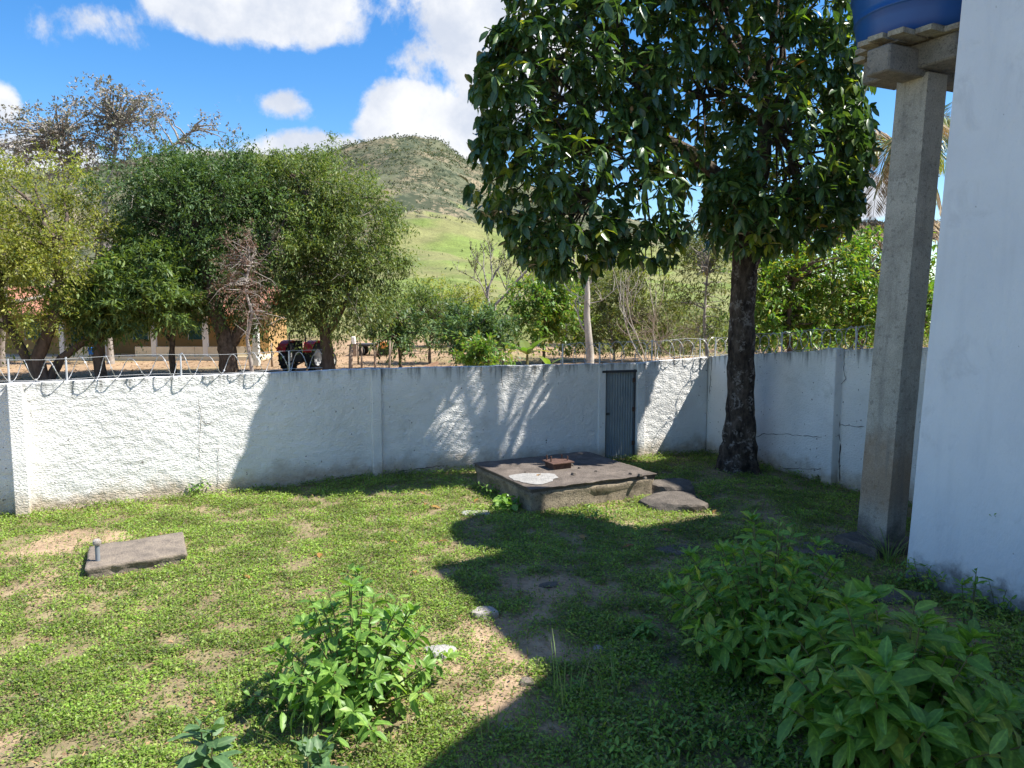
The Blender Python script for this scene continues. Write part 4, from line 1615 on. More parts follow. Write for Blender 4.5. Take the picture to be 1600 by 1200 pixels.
def crown_tree(name, label, cat, base, trunk, r0, ells_px, mat, bark, clumps=140, per=90, sig=0.5, ll=(0.16, 0.30), ratio=0.3, droop=0.3, group=None, n_ind=0, tpl=None, flat=1.0, twigs=60, shell=0.6, bare_twigs=0, extra=None, whorl=False):
    """base: foot point; trunk: list of (u,v) pixels at the base's depth (one list per stem)"""
    t = thing(name, label, cat, (base.x, base.y, base.z), group)
    Y = base.y
    ts = TubeSet()
    heads = []
    for k, stem in enumerate(trunk):
        pts = [base - Vector((0, 0, 0.2))] + [at(u, v, Y + 0.25 * k) for u, v in stem]
        q = []
        rr_ = []
        for i in range(len(pts) - 1):
            for m in range(4):
                q.append(pts[i].lerp(pts[i + 1], m / 4))
        q.append(pts[-1])
        r_ = r0 * (1 if k == 0 else 0.7)
        rr_ = [r_ * (1.35 if i == 0 else 1.0) * (1 - 0.55 * i / len(q)) for i in range(len(q))]
        ts.add(q, rr_, 10, 0.18)
        heads += q[len(q) // 2:]
    ts.build('trunk', M[bark], t)
    ells = []
    for (u, v, dY, hw, hh) in ells_px:
        c = at(u, v, Y + dY)
        sc = (Y + dY) / 1200.0
        ells.append((c, (hw * sc, min(hw, hh * 1.6) * sc * 0.95, hh * sc)))
    C, OUT = ell_points(ells, clumps, shell)
    tw = TubeSet()
    H = np.array([tuple(h) for h in heads])
    idx = rng.choice(len(C), min(twigs, len(C)), replace=False)
    for i in idx:
        e = Vector(C[i])
        dist = np.linalg.norm(H - C[i], axis=1) + 0.6 * np.maximum(0, H[:, 2] - C[i][2])
        h = Vector(H[np.argmin(dist)])
        m1 = h.lerp(e, 0.45) + Vector((rng.normal() * 0.25, rng.normal() * 0.25, 0.12 * (e - h).length))
        rad = min(r0 * 0.45, 0.028 * (e - h).length + 0.02)
        tw.add([h, h.lerp(m1, 0.5) + Vector((0, 0, 0.1)), m1, m1.lerp(e, 0.6) + Vector((rng.normal() * 0.15, rng.normal() * 0.15, 0.06)), e], [rad, rad * 0.8, rad * 0.6, rad * 0.35, 0.012], 5, 0.1)
    tag(tw.build('branches', M[bark], t), kind='stuff')
    if bare_twigs:
        dt = TubeSet()
        for i in rng.choice(len(C), bare_twigs):
            st_ = Vector(C[i])
            dv = Vector(OUT[i] + rng.normal(size=3) * 0.5).normalized()
            e_ = st_ + dv * rng.uniform(0.9, 1.8)
            m_ = st_.lerp(e_, 0.5) + Vector(rng.normal(size=3) * 0.12)
            dt.add([st_, m_, e_], [0.016, 0.011, 0.005], 3)
            for _ in range(3):
                b_ = m_.lerp(e_, rng.random())
                dt.add([b_, b_ + Vector(rng.normal(size=3) * 0.28)], [0.010, 0.004], 3)
        tag(dt.build('dead_twigs', M['bark_grey'], t), kind='stuff')
    tn = max(3, per // 13)
    cs = rng.uniform(0.55, 1.35, len(C))
    TC = np.repeat(C, tn, 0)
    TO = np.repeat(OUT, tn, 0)
    TS = np.repeat(cs, tn)
    td = unit(0.75 * TO + 0.75 * rand_dirs(len(TC)) * np.array([1, 1, flat]) + np.array([0, 0, 0.18]))
    tl = rng.uniform(0.5, 1.15, len(TC)) * sig * 2.7 * TS
    tst = TC + rng.normal(size=TC.shape) * np.array([1, 1, flat]) * sig * 0.55
    lp = per // tn
    n = len(TC) * lp
    sx_ = rng.random(n)
    dr = np.repeat(td, lp, 0)
    tl_ = np.repeat(tl, lp)
    P = np.repeat(tst, lp, 0) + dr * (tl_ * sx_)[:, None] + rng.normal(size=(n, 3)) * 0.055
    P[:, 2] -= droop * 0.9 * tl_ * sx_ ** 2
    D = dr * 0.55 + rng.normal(size=(n, 3)) * 0.55
    D[:, 2] -= droop * (0.4 + 0.7 * sx_)
    L = rng.uniform(ll[0], ll[1], n)
    W = L * ratio * rng.uniform(0.8, 1.2, n)
    zmin = base.z + 0.4
    ok = P[:, 2] > zmin
    foliage(t, P[ok], D[ok], L[ok], W[ok], tpl or LQ, M[mat], n_ind, name='crown')
    return t


def G(u, Y):
    p = at(u, 476, Y)
    p.z = 0
    p.z = hz(p)
    return p


GT = 'trees beyond the wall'
crown_tree('yellow_tree', 'yellow-green fine-leaved tree at the left edge beyond the wall', 'tree', G(62, 33), [[(58, 560), (75, 520), (95, 470), (90, 400)], [(30, 540), (10, 500), (0, 450)], [(95, 560), (130, 535), (170, 500)]], 0.32,
           [(20, 440, 0, 120, 90), (90, 390, 0.5, 95, 80), (10, 340, 0.5, 110, 80), (75, 320, 1, 80, 45), (120, 460, 0, 75, 55), (-90, 380, 0, 130, 130), (20, 490, -0.5, 100, 32), (100, 490, -0.3, 50, 22), (60, 270, 1, 60, 30)], 'leaf_yellow', 'bark_brown', 330, 180, 0.42, (0.11, 0.21), 0.38, 0.25, GT, bare_twigs=14)
crown_tree('feathery_tree', 'feathery green tree with layered fronds before the yellow house', 'tree', G(153, 34), [[(154, 560), (156, 520), (165, 470), (190, 430)], [(155, 520), (140, 490)]], 0.27,
           [(205, 470, -0.5, 85, 28), (245, 430, 0, 50, 40), (265, 482, -1, 48, 18), (185, 490, -0.5, 70, 20), (150, 480, 0, 60, 30), (220, 395, 0.5, 60, 25), (275, 460, 0, 35, 25)], 'leaf_feather', 'bark_brown', 210, 120, 0.38, (0.22, 0.42), 0.24, 0.25, GT, flat=0.35)
crown_tree('slim_tree', 'slim dark trunked tree between the feathery tree and the thick trunk', 'tree', G(268, 35), [[(268, 560), (270, 530), (268, 500), (262, 470)], [(269, 535), (255, 520)]], 0.15,
           [(265, 485, 0, 45, 20), (285, 470, 0.5, 45, 30)], 'leaf_deep', 'bark_dark', 50, 110, 0.3, (0.15, 0.28), 0.3, 0.3, GT)
crown_tree('dark_tree', 'broad dark green tree with thick forked trunk beside the house', 'tree', G(355, 35), [[(356, 560), (352, 530), (335, 480), (320, 430), (300, 380)], [(360, 540), (378, 510), (390, 470), (400, 420)]], 0.46,
           [(255, 310, 1.5, 85, 70), (310, 350, 1, 95, 80), (240, 380, 1, 60, 45), (345, 290, 1.5, 70, 55), (330, 430, 0.5, 65, 60), (385, 330, 1, 60, 70), (300, 290, 2, 90, 45), (390, 420, 0.5, 50, 70), (340, 465, 0.3, 60, 28), (240, 460, 0.8, 50, 40), (395, 500, 0.3, 40, 25)], 'leaf_deep', 'bark_dark', 400, 165, 0.45, (0.13, 0.25), 0.34, 0.35, GT, bare_twigs=16)
crown_tree('olive_tree', 'tall olive green tree with drooping sprays before the hill', 'tree', G(512, 37), [[(512, 560), (508, 520), (500, 470), (505, 400), (495, 340)], [(508, 530), (530, 490), (560, 430)], [(509, 520), (470, 470), (450, 400)]], 0.34,
           [(480, 300, 1, 75, 55), (440, 280, 1.5, 45, 40), (545, 350, 0.5, 70, 55), (590, 390, 0, 45, 50), (470, 400, 0, 80, 70), (545, 440, -0.5, 80, 55), (600, 440, 0, 35, 40), (440, 480, -0.5, 60, 35), (500, 245, 1.5, 40, 22), (540, 300, 1, 45, 35), (400, 290, 1.5, 35, 55), (500, 490, -0.5, 110, 22)], 'leaf_mid', 'bark_brown', 430, 165, 0.42, (0.13, 0.26), 0.30, 0.55, GT, bare_twigs=26)
crown_tree('withered_tree', 'leaning tree with rust brown withered foliage and pale dead twigs', 'tree', G(392, 33), [[(392, 565), (386, 530), (394, 490), (382, 450), (390, 415)]], 0.09,
           [(378, 440, -0.3, 26, 40), (385, 400, 0, 28, 40), (392, 480, -0.3, 22, 25)], 'leaf_dry', 'bark_grey', 60, 42, 0.34, (0.10, 0.19), 0.25, 0.5, GT, twigs=60, bare_twigs=26)
crown_tree('small_tree', 'small glossy tree at the right end of the olive tree', 'tree', G(625, 40), [[(625, 560), (622, 530), (628, 505)]], 0.09,
           [(622, 520, 0, 42, 32), (605, 495, 0.5, 28, 20)], 'leaf_deep', 'bark_brown', 60, 60, 0.30, (0.16, 0.3), 0.4, 0.3, GT)
crown_tree('willowy_shrub', 'light green willowy shrub between the small tree and dark shrub', 'shrub', G(672, 44), [[(670, 560), (672, 530), (676, 500)], [(672, 545), (655, 510)]], 0.07,
           [(675, 505, 0, 45, 40), (655, 475, 1, 35, 25), (690, 480, 1, 30, 30)], 'leaf_feather', 'bark_brown', 75, 65, 0.38, (0.18, 0.36), 0.22, 0.3, GT)
crown_tree('round_shrub', 'round dense dark green shrub just above the wall top', 'shrub', G(745, 36), [[(745, 560), (742, 540)]], 0.10,
           [(740, 520, 0, 42, 34), (765, 530, 0, 34, 28), (715, 510, 0.8, 28, 25)], 'leaf_deep', 'bark_brown', 90, 90, 0.28, (0.18, 0.30), 0.36, 0.3, GT)
crown_tree('broadleaf_bush', 'bright green broad-leaved bush peeking over the middle of the wall', 'bush', G(762, 24), [[(762, 568), (760, 560)]], 0.05,
           [(758, 553, 0, 38, 22), (735, 562, 0, 25, 14)], 'leaf_bright', 'bark_brown', 26, 60, 0.22, (0.14, 0.24), 0.4, 0.25, GT, n_ind=60)
crown_tree('leafy_tree', 'mid green leafy tree left of the pale bare tree', 'tree', G(850, 44), [[(850, 550), (848, 520), (852, 490)]], 0.10,
           [(850, 480, 0, 48, 42), (835, 500, 0, 35, 25), (870, 455, 0.5, 38, 25), (880, 500, 1, 35, 35)], 'leaf_bright', 'bark_brown', 110, 70, 0.40, (0.2, 0.36), 0.4, 0.35, GT)
crown_tree('pasture_tree', 'yellowish green light tree at the pasture edge left of the bare brown tree', 'tree', G(700, 62), [[(700, 520), (702, 490)]], 0.10,
           [(700, 478, 0, 42, 26), (672, 462, 1, 30, 18), (735, 470, 1, 34, 20)], 'leaf_yellow', 'bark_grey', 90, 60, 0.5, (0.22, 0.40), 0.3, 0.3, GT, bare_twigs=20)
crown_tree('pasture_tree', 'light yellow green tree behind the broad leaved tree at the hill foot', 'tree', G(885, 64), [[(885, 520), (884, 480)]], 0.10,
           [(885, 440, 0, 50, 32), (840, 445, 1, 40, 25), (940, 430, 1, 50, 30), (990, 425, 2, 45, 28)], 'leaf_yellow', 'bark_grey', 130, 60, 0.55, (0.22, 0.42), 0.3, 0.3, GT, bare_twigs=30)
crown_tree('olive_shrub', 'broad olive scrub behind the pale bare tree', 'shrub', G(960, 46), [[(960, 550), (955, 520)], [(960, 550), (985, 510)]], 0.08,
           [(960, 490, 0, 60, 50), (1000, 480, 1, 60, 50), (920, 520, 0, 45, 30), (960, 440, 2, 60, 25), (1040, 500, 0, 50, 50)], 'leaf_scrub', 'bark_grey', 180, 75, 0.5, (0.18, 0.36), 0.3, 0.3, GT, bare_twigs=40)
crown_tree('scrub_tree', 'greyish olive scrubby tree left of the shade tree trunk', 'tree', G(1105, 33), [[(1105, 560), (1100, 500), (1105, 430)]], 0.09,
           [(1105, 430, 0, 48, 60), (1075, 375, 1, 50, 30), (1125, 500, 0.5, 25, 50)], 'leaf_scrub', 'bark_grey', 80, 65, 0.35, (0.14, 0.28), 0.25, 0.3, GT)
crown_tree('mango_tree', 'glossy dark and bright leafed tree right of the shade tree trunk', 'tree', G(1235, 26), [[(1235, 560), (1232, 500), (1240, 440)]], 0.13,
           [(1225, 470, 0, 60, 55), (1270, 420, 0.5, 65, 50), (1200, 420, 0.8, 45, 50), (1260, 510, -0.3, 65, 32), (1190, 520, 0.5, 40, 30)], 'leaf_bright', 'bark_brown', 150, 55, 0.34, (0.18, 0.30), 0.34, 0.45, GT, n_ind=150, tpl=LS)
crown_tree('mango_tree', 'sunny bright green tree crowded against the concrete column', 'tree', G(1345, 27), [[(1345, 560), (1342, 500), (1345, 440)]], 0.12,
           [(1345, 430, 0, 55, 55), (1325, 490, -0.3, 60, 45), (1400, 470, 0.5, 60, 60), (1450, 480, 1, 60, 70), (1380, 400, 1, 50, 35), (1310, 530, -0.5, 60, 22)], 'leaf_bright', 'bark_brown', 170, 55, 0.34, (0.18, 0.30), 0.34, 0.45, GT, n_ind=150, tpl=LS)


def bare_tree(name, label, base, height, r0, mat, levels=5, spread=0.6, seed=1, tips=None, lean=(0, 0), tip_n=0, up=0.25, first=0.35, nchild=(2, 4), tip_mat='pod', tip_len=(0.1, 0.2), shrink=(0.62, 0.82), group=GT, limit=3500, ratio=0.45):
    r_ = random.Random(seed)
    t = thing(name, label, 'tree', base, group)
    big = TubeSet()
    small = TubeSet()
    ends = []
    cnt = [0]

    def grow(p, d, L, rad, lv):
        if cnt[0] > limit:
            return
        cnt[0] += 1
        pts = [p]
        dd = d.copy()
        k = 4 if lv > 1 else 3
        for i in range(k):
            dd = (dd + Vector((r_.uniform(-1, 1), r_.uniform(-1, 1), r_.uniform(-0.6, 1) * 0.9)) * 0.17).normalized()
            pts.append(pts[-1] + dd * (L / k))
        e = pts[-1]
        rads = [rad * (1 - 0.35 * i / k) for i in range(k + 1)]
        (big if lv >= levels else small).add(pts, rads, 8 if lv >= levels else (5 if lv > 1 else 3), 0.1)
        if lv == 0:
            ends.append(pts)
            return
        nch = r_.randint(*nchild)
        for c in range(nch):
            ax = Vector((r_.uniform(-1, 1), r_.uniform(-1, 1), r_.uniform(-0.5, 1)))
            nd_ = (dd * (1 - spread * 0.45) + ax.normalized() * spread + Vector((0, 0, up))).normalized()
            st = pts[-1] if c == 0 else pts[r_.randint(max(1, k - 2), k)]
            grow(st, nd_, L * r_.uniform(*shrink), rad * 0.62, lv - 1)

    grow(Vector(base) - Vector((0, 0, 0.15)), Vector((lean[0], lean[1], 1)).normalized(), height * first, r0, levels)
    big.build('trunk', M[mat], t)
    small.build('branches', M[mat], t)
    if tip_n:
        P = []
        D = []
        for pts in ends:
            for _ in range(tip_n):
                i = r_.randint(0, len(pts) - 2)
                P.append(tuple(pts[i].lerp(pts[i + 1], r_.random())))
                D.append((r_.uniform(-1, 1), r_.uniform(-1, 1), r_.uniform(-1.2, 0.6)))
        P = np.array(P)
        D = np.array(D)
        L = rng.uniform(tip_len[0], tip_len[1], len(P))
        foliage(t, P, D, L, L * ratio, LQ, M[tip_mat], 0, name='crown')
    return t


crown_tree('pod_tree', 'tall grey leafless tree covered in small pods against the sky', 'tree', G(168, 44), [[(165, 420), (160, 340), (165, 300), (178, 250), (185, 200)], [(150, 330), (120, 270), (95, 220)], [(165, 310), (205, 275), (260, 235), (300, 205)]], 0.17,
           [(170, 178, 0, 80, 40), (215, 195, 0.5, 45, 35), (90, 210, 0, 70, 40), (40, 225, 0.5, 60, 35), (300, 205, 0, 60, 18), (250, 250, 0.5, 90, 20), (130, 250, 0, 60, 25), (200, 150, 0, 45, 18), (350, 205, 0.3, 18, 12)], 'pod', 'bark_grey', 230, 52, 0.34, (0.13, 0.24), 0.5, 0.35, GT, twigs=210, bare_twigs=60)
bare_tree('pod_tree', 'grey twiggy tree at the far left edge against the sky', G(-5, 42), 11.0, 0.24, 'bark_grey', 5, 0.95, 22, lean=(-0.05, 0), tip_n=12, up=0.12, first=0.46, nchild=(2, 3), tip_len=(0.13, 0.24), shrink=(0.62, 0.86))
bare_tree('thin_tree', 'thin nearly leafless brown tree before the green pasture', G(768, 54), 10.5, 0.17, 'bark_grey', 5, 0.68, 5, tip_n=9, up=0.35, first=0.34, nchild=(2, 4), tip_mat='leaf_scrub', tip_len=(0.12, 0.22))
pb = G(922, 28)
pale = thing('pale_tree', 'bare whitish tree with slender upright branches above the wall', 'tree', pb, GT)
tpale = TubeSet()
tpale.add([pb - Vector((0, 0, 0.2))] + [at(u, v, 28) for u, v in [(922, 552), (919, 520), (917, 490), (918, 460), (917, 425), (916, 395), (919, 372)]], [0.17, 0.15, 0.13, 0.115, 0.10, 0.07, 0.045, 0.02], 9, 0.15)
tpale.build('trunk', M['bark_pale'], pale)
bpale = TubeSet()
for q, r0 in [([(918, 455), (908, 436), (898, 415), (896, 395)], 0.05), ([(918, 448), (930, 430), (945, 415), (950, 400)], 0.05), ([(919, 525), (908, 508), (903, 490), (898, 470)], 0.045), ([(917, 430), (925, 405), (928, 385)], 0.03),
              ([(903, 490), (905, 475), (912, 462)], 0.02), ([(908, 436), (900, 430), (888, 425)], 0.02), ([(930, 430), (932, 410), (938, 395)], 0.02), ([(917, 470), (890, 455), (880, 440)], 0.02), ([(917, 475), (940, 470), (958, 455)], 0.02)]:
    dy = random.uniform(-0.3, 0.3)
    pts_ = [at(u, v, 28 + dy * (k_ / max(1, len(q) - 1))) for k_, (u, v) in enumerate(q)]
    bpale.add(pts_, [r0 * (1 - 0.7 * k_ / len(q)) for k_ in range(len(q))], 6, 0.1)
    for _ in range(5):
        st_ = pts_[random.randint(1, len(pts_) - 1)]
        e_ = st_ + Vector((random.uniform(-0.5, 0.5), random.uniform(-0.4, 0.4), random.uniform(0.1, 0.7)))
        bpale.add([st_, st_.lerp(e_, 0.5) + Vector((random.uniform(-0.06, 0.06), 0, 0.03)), e_], [0.013, 0.009, 0.005], 4)
bpale.build('branches', M['bark_pale'], pale)
bare_tree('tangled_shrub', 'tangled brown leafless shrub above the wall left of the trunk', G(1082, 27), 4.9, 0.06, 'deadwood', 6, 0.9, 14, lean=(-0.10, 0), tip_n=0, up=0.12, first=0.24, nchild=(2, 4), shrink=(0.70, 0.92), limit=2600)
bare_tree('tangled_shrub', 'leaning pale dead branches behind the razor wire by the trunk', G(1074, 25), 4.6, 0.045, 'bark_pale', 4, 0.6, 31, lean=(-0.6, 0), tip_n=0, up=0.2, first=0.45, nchild=(2, 3), shrink=(0.6, 0.85), limit=500)


# coconut palms
def palm(label, crown_c, base, fr_n, flen, seed, dry=0.15):
    r_ = random.Random(seed)
    t = thing('coconut_palm', label, 'palm', base, 'palms behind the water tower')
    c = Vector(crown_c)
    b = Vector(base)
    pts = [b + (c - b) * (i / 10) + Vector((0.3 * math.sin(i / 10 * math.pi), 0, 0)) for i in range(11)]
    MB().tube(pts, [0.22 - 0.008 * i for i in range(11)], 12, wob=0.1).build('trunk', M['bark_brown'], t)
    for k in range(fr_n):
        az = 2 * math.pi * k / fr_n + r_.uniform(-0.25, 0.25)
        el = r_.uniform(-0.55, 1.1)
        h = Vector((math.cos(az), math.sin(az), 0))
        d = h * math.cos(el) + Vector((0, 0, math.sin(el)))
        L = flen * r_.uniform(0.8, 1.05)
        q = [c.copy()]
        dd = d.copy()
        n = 14
        for i in range(n):
            dd = (dd + Vector((0, 0, -0.11 - 0.015 * i))).normalized()
            q.append(q[-1] + dd * (L / n))
        isdry = el < -0.25 or r_.random() < dry
        P = []
        D = []
        Ls = []
        for i in range(2, n):
            for sub in range(5):
                a = q[i].lerp(q[i + 1], sub / 5)
                tdir = (q[i + 1] - q[i]).normalized()
                sd = tdir.cross(Vector((0, 0, 1)))
                if sd.length < 0.05:
                    sd = h.cross(Vector((0, 0, 1)))
                sd.normalize()
                fr_ = (i + sub / 5) / n
                for sg in (-1, 1):
                    P.append(tuple(a))
                    v = sd * sg * 0.8 + tdir * 0.55 + Vector((0, 0, -0.55))
                    D.append(tuple(v))
                    Ls.append(flen * 0.24 * math.sin(math.pi * min(1, 0.15 + fr_ * 0.85)) * r_.uniform(0.8, 1.1) + 0.05)
        P = np.array(P)
        D, Sd, N = leaf_frames(np.array(D))
        Ls = np.array(Ls)
        TV = [P - np.array(b)]
        me = leaves_mesh('frond', P - np.array(tuple(b)), D, Sd, N, Ls, np.full(len(P), 0.045), LQ)
        V, F = tube_np([p - b for p in q], [0.03 - 0.0017 * i for i in range(n + 1)], 5)
        o = link('frond', me, M['palm_dry'] if isdry else M['palm'], t)
        me2 = np_mesh('rib', V, quads=F)
        link('rib', me2, M['palm_dry'], o)


pY = 38
palm('coconut palm showing between the shade tree and the column', at(1395, 225, 32), G(1400, 32), 22, 4.3, 3)
palm('coconut palm showing between the column and the white building', at(1490, 215, 36), G(1492, 36), 20, 4.8, 8)

# thatched lean-to glimpsed beside the column
tb = at(1385, 350, 31)
th = thing('thatched_shelter', 'brown thatched shelter roof behind the concrete column', 'shelter', (tb.x, tb.y, 0))
for sx in (-1.6, 1.6):
    for sy in (-1.0, 1.0):
        MB().tube([(tb.x + sx, tb.y + sy, -0.1), (tb.x + sx, tb.y + sy, tb.z - 0.55)], 0.07, 8).build('post', M['bark_brown'], th)
n = 4200
sx = rng.uniform(-2.1, 2.1, n)
sy = rng.uniform(-1.5, 1.5, n)
P = np.stack([tb.x + sx, tb.y + sy, tb.z + 0.2 - np.abs(sy) * 0.55 + rng.normal(size=n) * 0.03], -1)
D = np.stack([rng.normal(size=n) * 0.3, np.sign(sy) * 1.0, np.full(n, -0.6)], -1)
foliage(th, P, D, rng.uniform(0.4, 0.7, n), np.full(n, 0.05), LQ, M['palm_dry'], 0, name='thatch')

# banana plants behind the wall
def banana(u, Y, n, L, label, seed, light=False):
    r_ = random.Random(seed)
    b = G(u, Y)
    t = thing('banana_plant', label, 'plant', b, 'banana plants beyond the wall')
    hgt = L * 0.9
    MB().tube([b - Vector((0, 0, 0.1)), b + Vector((0, 0, hgt))], [0.09, 0.05], 8).build('stem', M['stem'], t)
    for k in range(n):
        az = 2 * math.pi * k / n + r_.uniform(-0.3, 0.3)
        d = Vector((math.cos(az), math.sin(az), r_.uniform(0.5, 1.6))).normalized()
        q = [b + Vector((0, 0, hgt))]
        for i in range(7):
            d = (d + Vector((0, 0, -0.13))).normalized()
            q.append(q[-1] + d * (L / 7))
        vs = []
        for i, p in enumerate(q):
            tdir = (q[min(7, i + 1)] - q[max(0, i - 1)]).normalized()
            s = tdir.cross(Vector((0, 0, 1))).normalized()
            w_ = 0.19 * L * math.sin(math.pi * (0.08 + 0.9 * i / 7))
            vs += [p - s * w_ + Vector((0, 0, 0.03)), p, p + s * w_ + Vector((0, 0, 0.03))]
        fs = []
        for i in range(7):
            for m in (0, 1):
                a = i * 3 + m
                fs.append((a, a + 1, a + 4, a + 3))
        MB().add(vs, fs).build('leaf', M['leaf_bright'], t)


banana(824, 34, 8, 1.3, 'banana plant with broad bright leaves above the wall', 2)
banana(858, 33, 3, 0.8, 'single pale banana shoot left of the pale bare tree', 5)

# undergrowth at the foot of the hill (a mass nobody could count)
n = 26000
Yy = rng.uniform(52, 120, n)
uu = rng.uniform(-100, 1600, n)
Xx = (uu - 800) / 1200 * Yy
msk = fbm(Xx / 9, Yy / 9, 101, 3) + np.clip((uu - 850) / 400, -0.02, 0.25) > 0.60
msk &= ~((uu > 600) & (uu < 770) & (Yy > 105))
Xx, Yy = Xx[msk], Yy[msk]
nn = len(Xx)
dens = np.clip((fbm(Xx / 9, Yy / 9, 101, 3) - 0.5) * 6, 0.2, 1.6)
P = np.stack([Xx, Yy, terrain(Xx, Yy) + rng.random(nn) ** 1.3 * 2.6 * dens], -1)
P = np.repeat(P, 4, 0) + rng.normal(size=(nn * 4, 3)) * np.array([0.5, 0.5, 0.35])
L = rng.uniform(0.25, 0.6, len(P))
D = rng.normal(size=P.shape)
Dd, Sd, N = leaf_frames(D)
o = link('undergrowth', leaves_mesh('undergrowth', P, Dd, Sd, N, L, L * 0.4, LQ), M['leaf_scrub'])
tag(o, 'low olive scrub along the foot of the hill', 'undergrowth', kind='stuff')

# scrub on the hill
n = 46000
Yy = rng.uniform(110, 620, n)
uu = rng.uniform(-250, 1250, n)
Xx = (uu - 800) / 1200 * Yy
top = np.interp(uu, [-200, 480, 560, 620, 660, 720, 760, 900, 1400], [120, 150, 190, 245, 275, 292, 285, 300, 420])
above = Yy > top + (fbm(uu / 60, Yy / 30, 47, 4) - 0.5) * 70
dn = fbm(Xx / 30, Yy / 30, 105, 4)
hi = np.clip((Yy - 330) / 120, 0, 1)
prob = np.clip((dn - 0.46) * 4 + 0.45 + 0.42 * hi, 0.22, 1) * above + (~above) * 0.02
ok = rng.random(n) < prob
Xx, Yy = Xx[ok], Yy[ok]
nn = len(Xx)
size = rng.uniform(0.35, 1.15, nn) * (1 + 0.7 * np.clip((Yy - 350) / 120, 0, 1))
per = 5
C = np.stack([Xx, Yy, terrain(Xx, Yy)], -1)
P = np.repeat(C, per, 0)
sz = np.repeat(size, per)
P = P + rng.normal(size=P.shape) * np.array([0.5, 0.5, 0.35]) * sz[:, None] + np.array([0, 0, 0.55]) * sz[:, None]
L = sz * rng.uniform(0.5, 1.0, len(P))
D, Sd, N = leaf_frames(rng.normal(size=P.shape))
o = link('hill_scrub', leaves_mesh('hill_scrub', P, D, Sd, N, L, L * 0.65, LQ), M['hillshrub'])
tag(o, 'dark scrub bushes scattered over the hill', 'scrub', kind='stuff')
print('hill scrub', nn)
sb = G(667, 190)
crown_tree('lone_bush', 'tiny lone dark bush on the bright green pasture', 'bush', sb, [[(667, 409), (667, 406)]], 0.1, [(667, 407, 0, 4, 4)], 'leaf_deep', 'bark_brown', 10, 40, 0.3, (0.3, 0.6), 0.5, 0.1)

# ------------------------------------------------------------------ house beyond the wall
HY = 47.0
hx0 = at(-60, 476, HY).x
hx1 = at(398, 476, HY).x
house = thing('farmhouse', 'ochre farmhouse with white veranda posts and clay tile roof behind trees', 'house', ((hx0 + hx1) / 2, HY + 3, 0))
MB().box(((hx0 + hx1) / 2, HY + 4.5, 1.4), (hx1 - hx0, 4.0, 3.0)).build('wall', M['ochre'], house)
MB().box(((hx0 + hx1) / 2, HY + 1.2, 0.10), (hx1 - hx0 + 0.4, 2.9, 0.30)).build('veranda_floor', M['cream'], house)
fy = HY + 2.5
# low veranda wall pieces
for u0, u1 in ((100, 138), (208, 302), (302, 392)):
    x0, x1 = at(u0, 476, HY).x, at(u1, 476, HY).x
    MB().box(((x0 + x1) / 2, HY, 0.42), (x1 - x0 - 0.02, 0.16, 0.85)).build('veranda_wall', M['cream'], house, bevel=0.01)
for u in (94, 166, 238, 319, 397):
    x = at(u, 476, HY).x
    MB().box((x, HY, 1.35), (0.30, 0.22, 2.7)).build('pillar', M['white'], house, bevel=0.015)
for u, wdt in ((218, 1.0), (304, 0.9), (50, 1.0)):
    x = at(u, 476, fy).x
    wn = MB().box((x, fy - 0.02, 1.75), (wdt, 0.08, 1.15)).build('window', M['teal'], house)
    for k in (-1, 1):
        MB().box((x + k * wdt / 2, fy - 0.055, 1.75), (0.06, 0.05, 1.24)).build('frame', M['white'], wn)
x = at(120, 476, fy).x
MB().box((x, fy - 0.02, 1.2), (0.9, 0.06, 2.1)).build('door', M['teal'], house)
# roof with rows of barrel tiles
rows = 90
rx0, rx1 = hx0 - 0.4, hx1 + 0.5
xs = np.linspace(rx0, rx1, rows * 4 + 1)
prof_z = np.abs(np.sin(np.linspace(0, rows * math.pi, rows * 4 + 1))) * 0.09
V = []
ys = np.linspace(HY - 0.5, HY + 4.5, 9)
for i, y in enumerate(ys):
    V.append(np.stack([xs, np.full_like(xs, y), 2.75 + (y - ys[0]) * 0.36 + prof_z + (0.03 if i % 2 else 0)], -1))
for i, y in enumerate(np.linspace(HY + 4.5, HY + 8, 5)[1:]):
    V.append(np.stack([xs, np.full_like(xs, y), 2.75 + 5.0 * 0.36 - (y - HY - 4.5) * 0.36 + prof_z], -1))
V = np.concatenate(V) - np.array(house.location)
w_ = len(xs)
i = np.arange(len(V) // w_ - 1)[:, None] * w_ + np.arange(w_ - 1)[None, :]
link('roof', np_mesh('roof', V, quads=np.stack([i, i + 1, i + w_ + 1, i + w_], -1).reshape(-1, 4)), M['rooftile'], house)

# blue tub beside the veranda
bx = at(142, 476, HY - 0.6)
bb = thing('blue_tub', 'small blue plastic tub on a stand by the veranda', 'tub', (bx.x, HY - 0.6, 0))
MB().box((bx.x, HY - 0.6, 0.62), (0.42, 0.36, 0.42), None, 1.12).build('tub', M['bluebox'], bb, bevel=0.02)
for a in (-0.17, 0.17):
    for b in (-0.14, 0.14):
        MB().bar((bx.x + a, HY - 0.6 + b, -0.05), (bx.x + a, HY - 0.6 + b, 0.42), 0.03).build('leg', M['darkmetal'], bb)
cx0 = at(118, 476, HY).x
sk = thing('dark_sack', 'dark bundle resting on the low veranda wall', 'sack', (cx0, HY, 0.845))
s_ = MB()
s_.lathe([(0.0, 0.0), (0.28, 0.0), (0.33, 0.1), (0.31, 0.24), (0.2, 0.33), (0.0, 0.36)], (cx0, HY, 0.845), 'Z', 14)
s_.build('bundle', M['darkmetal'], sk)
gpst = G(398, 43)
MB().box((gpst.x, gpst.y, 1.0), (0.34, 0.3, 2.2)).build('gate_post', M['white'], None, bevel=0.02)
tag(bpy.data.objects['gate_post'], 'weathered white square gate post right of the house', 'post')


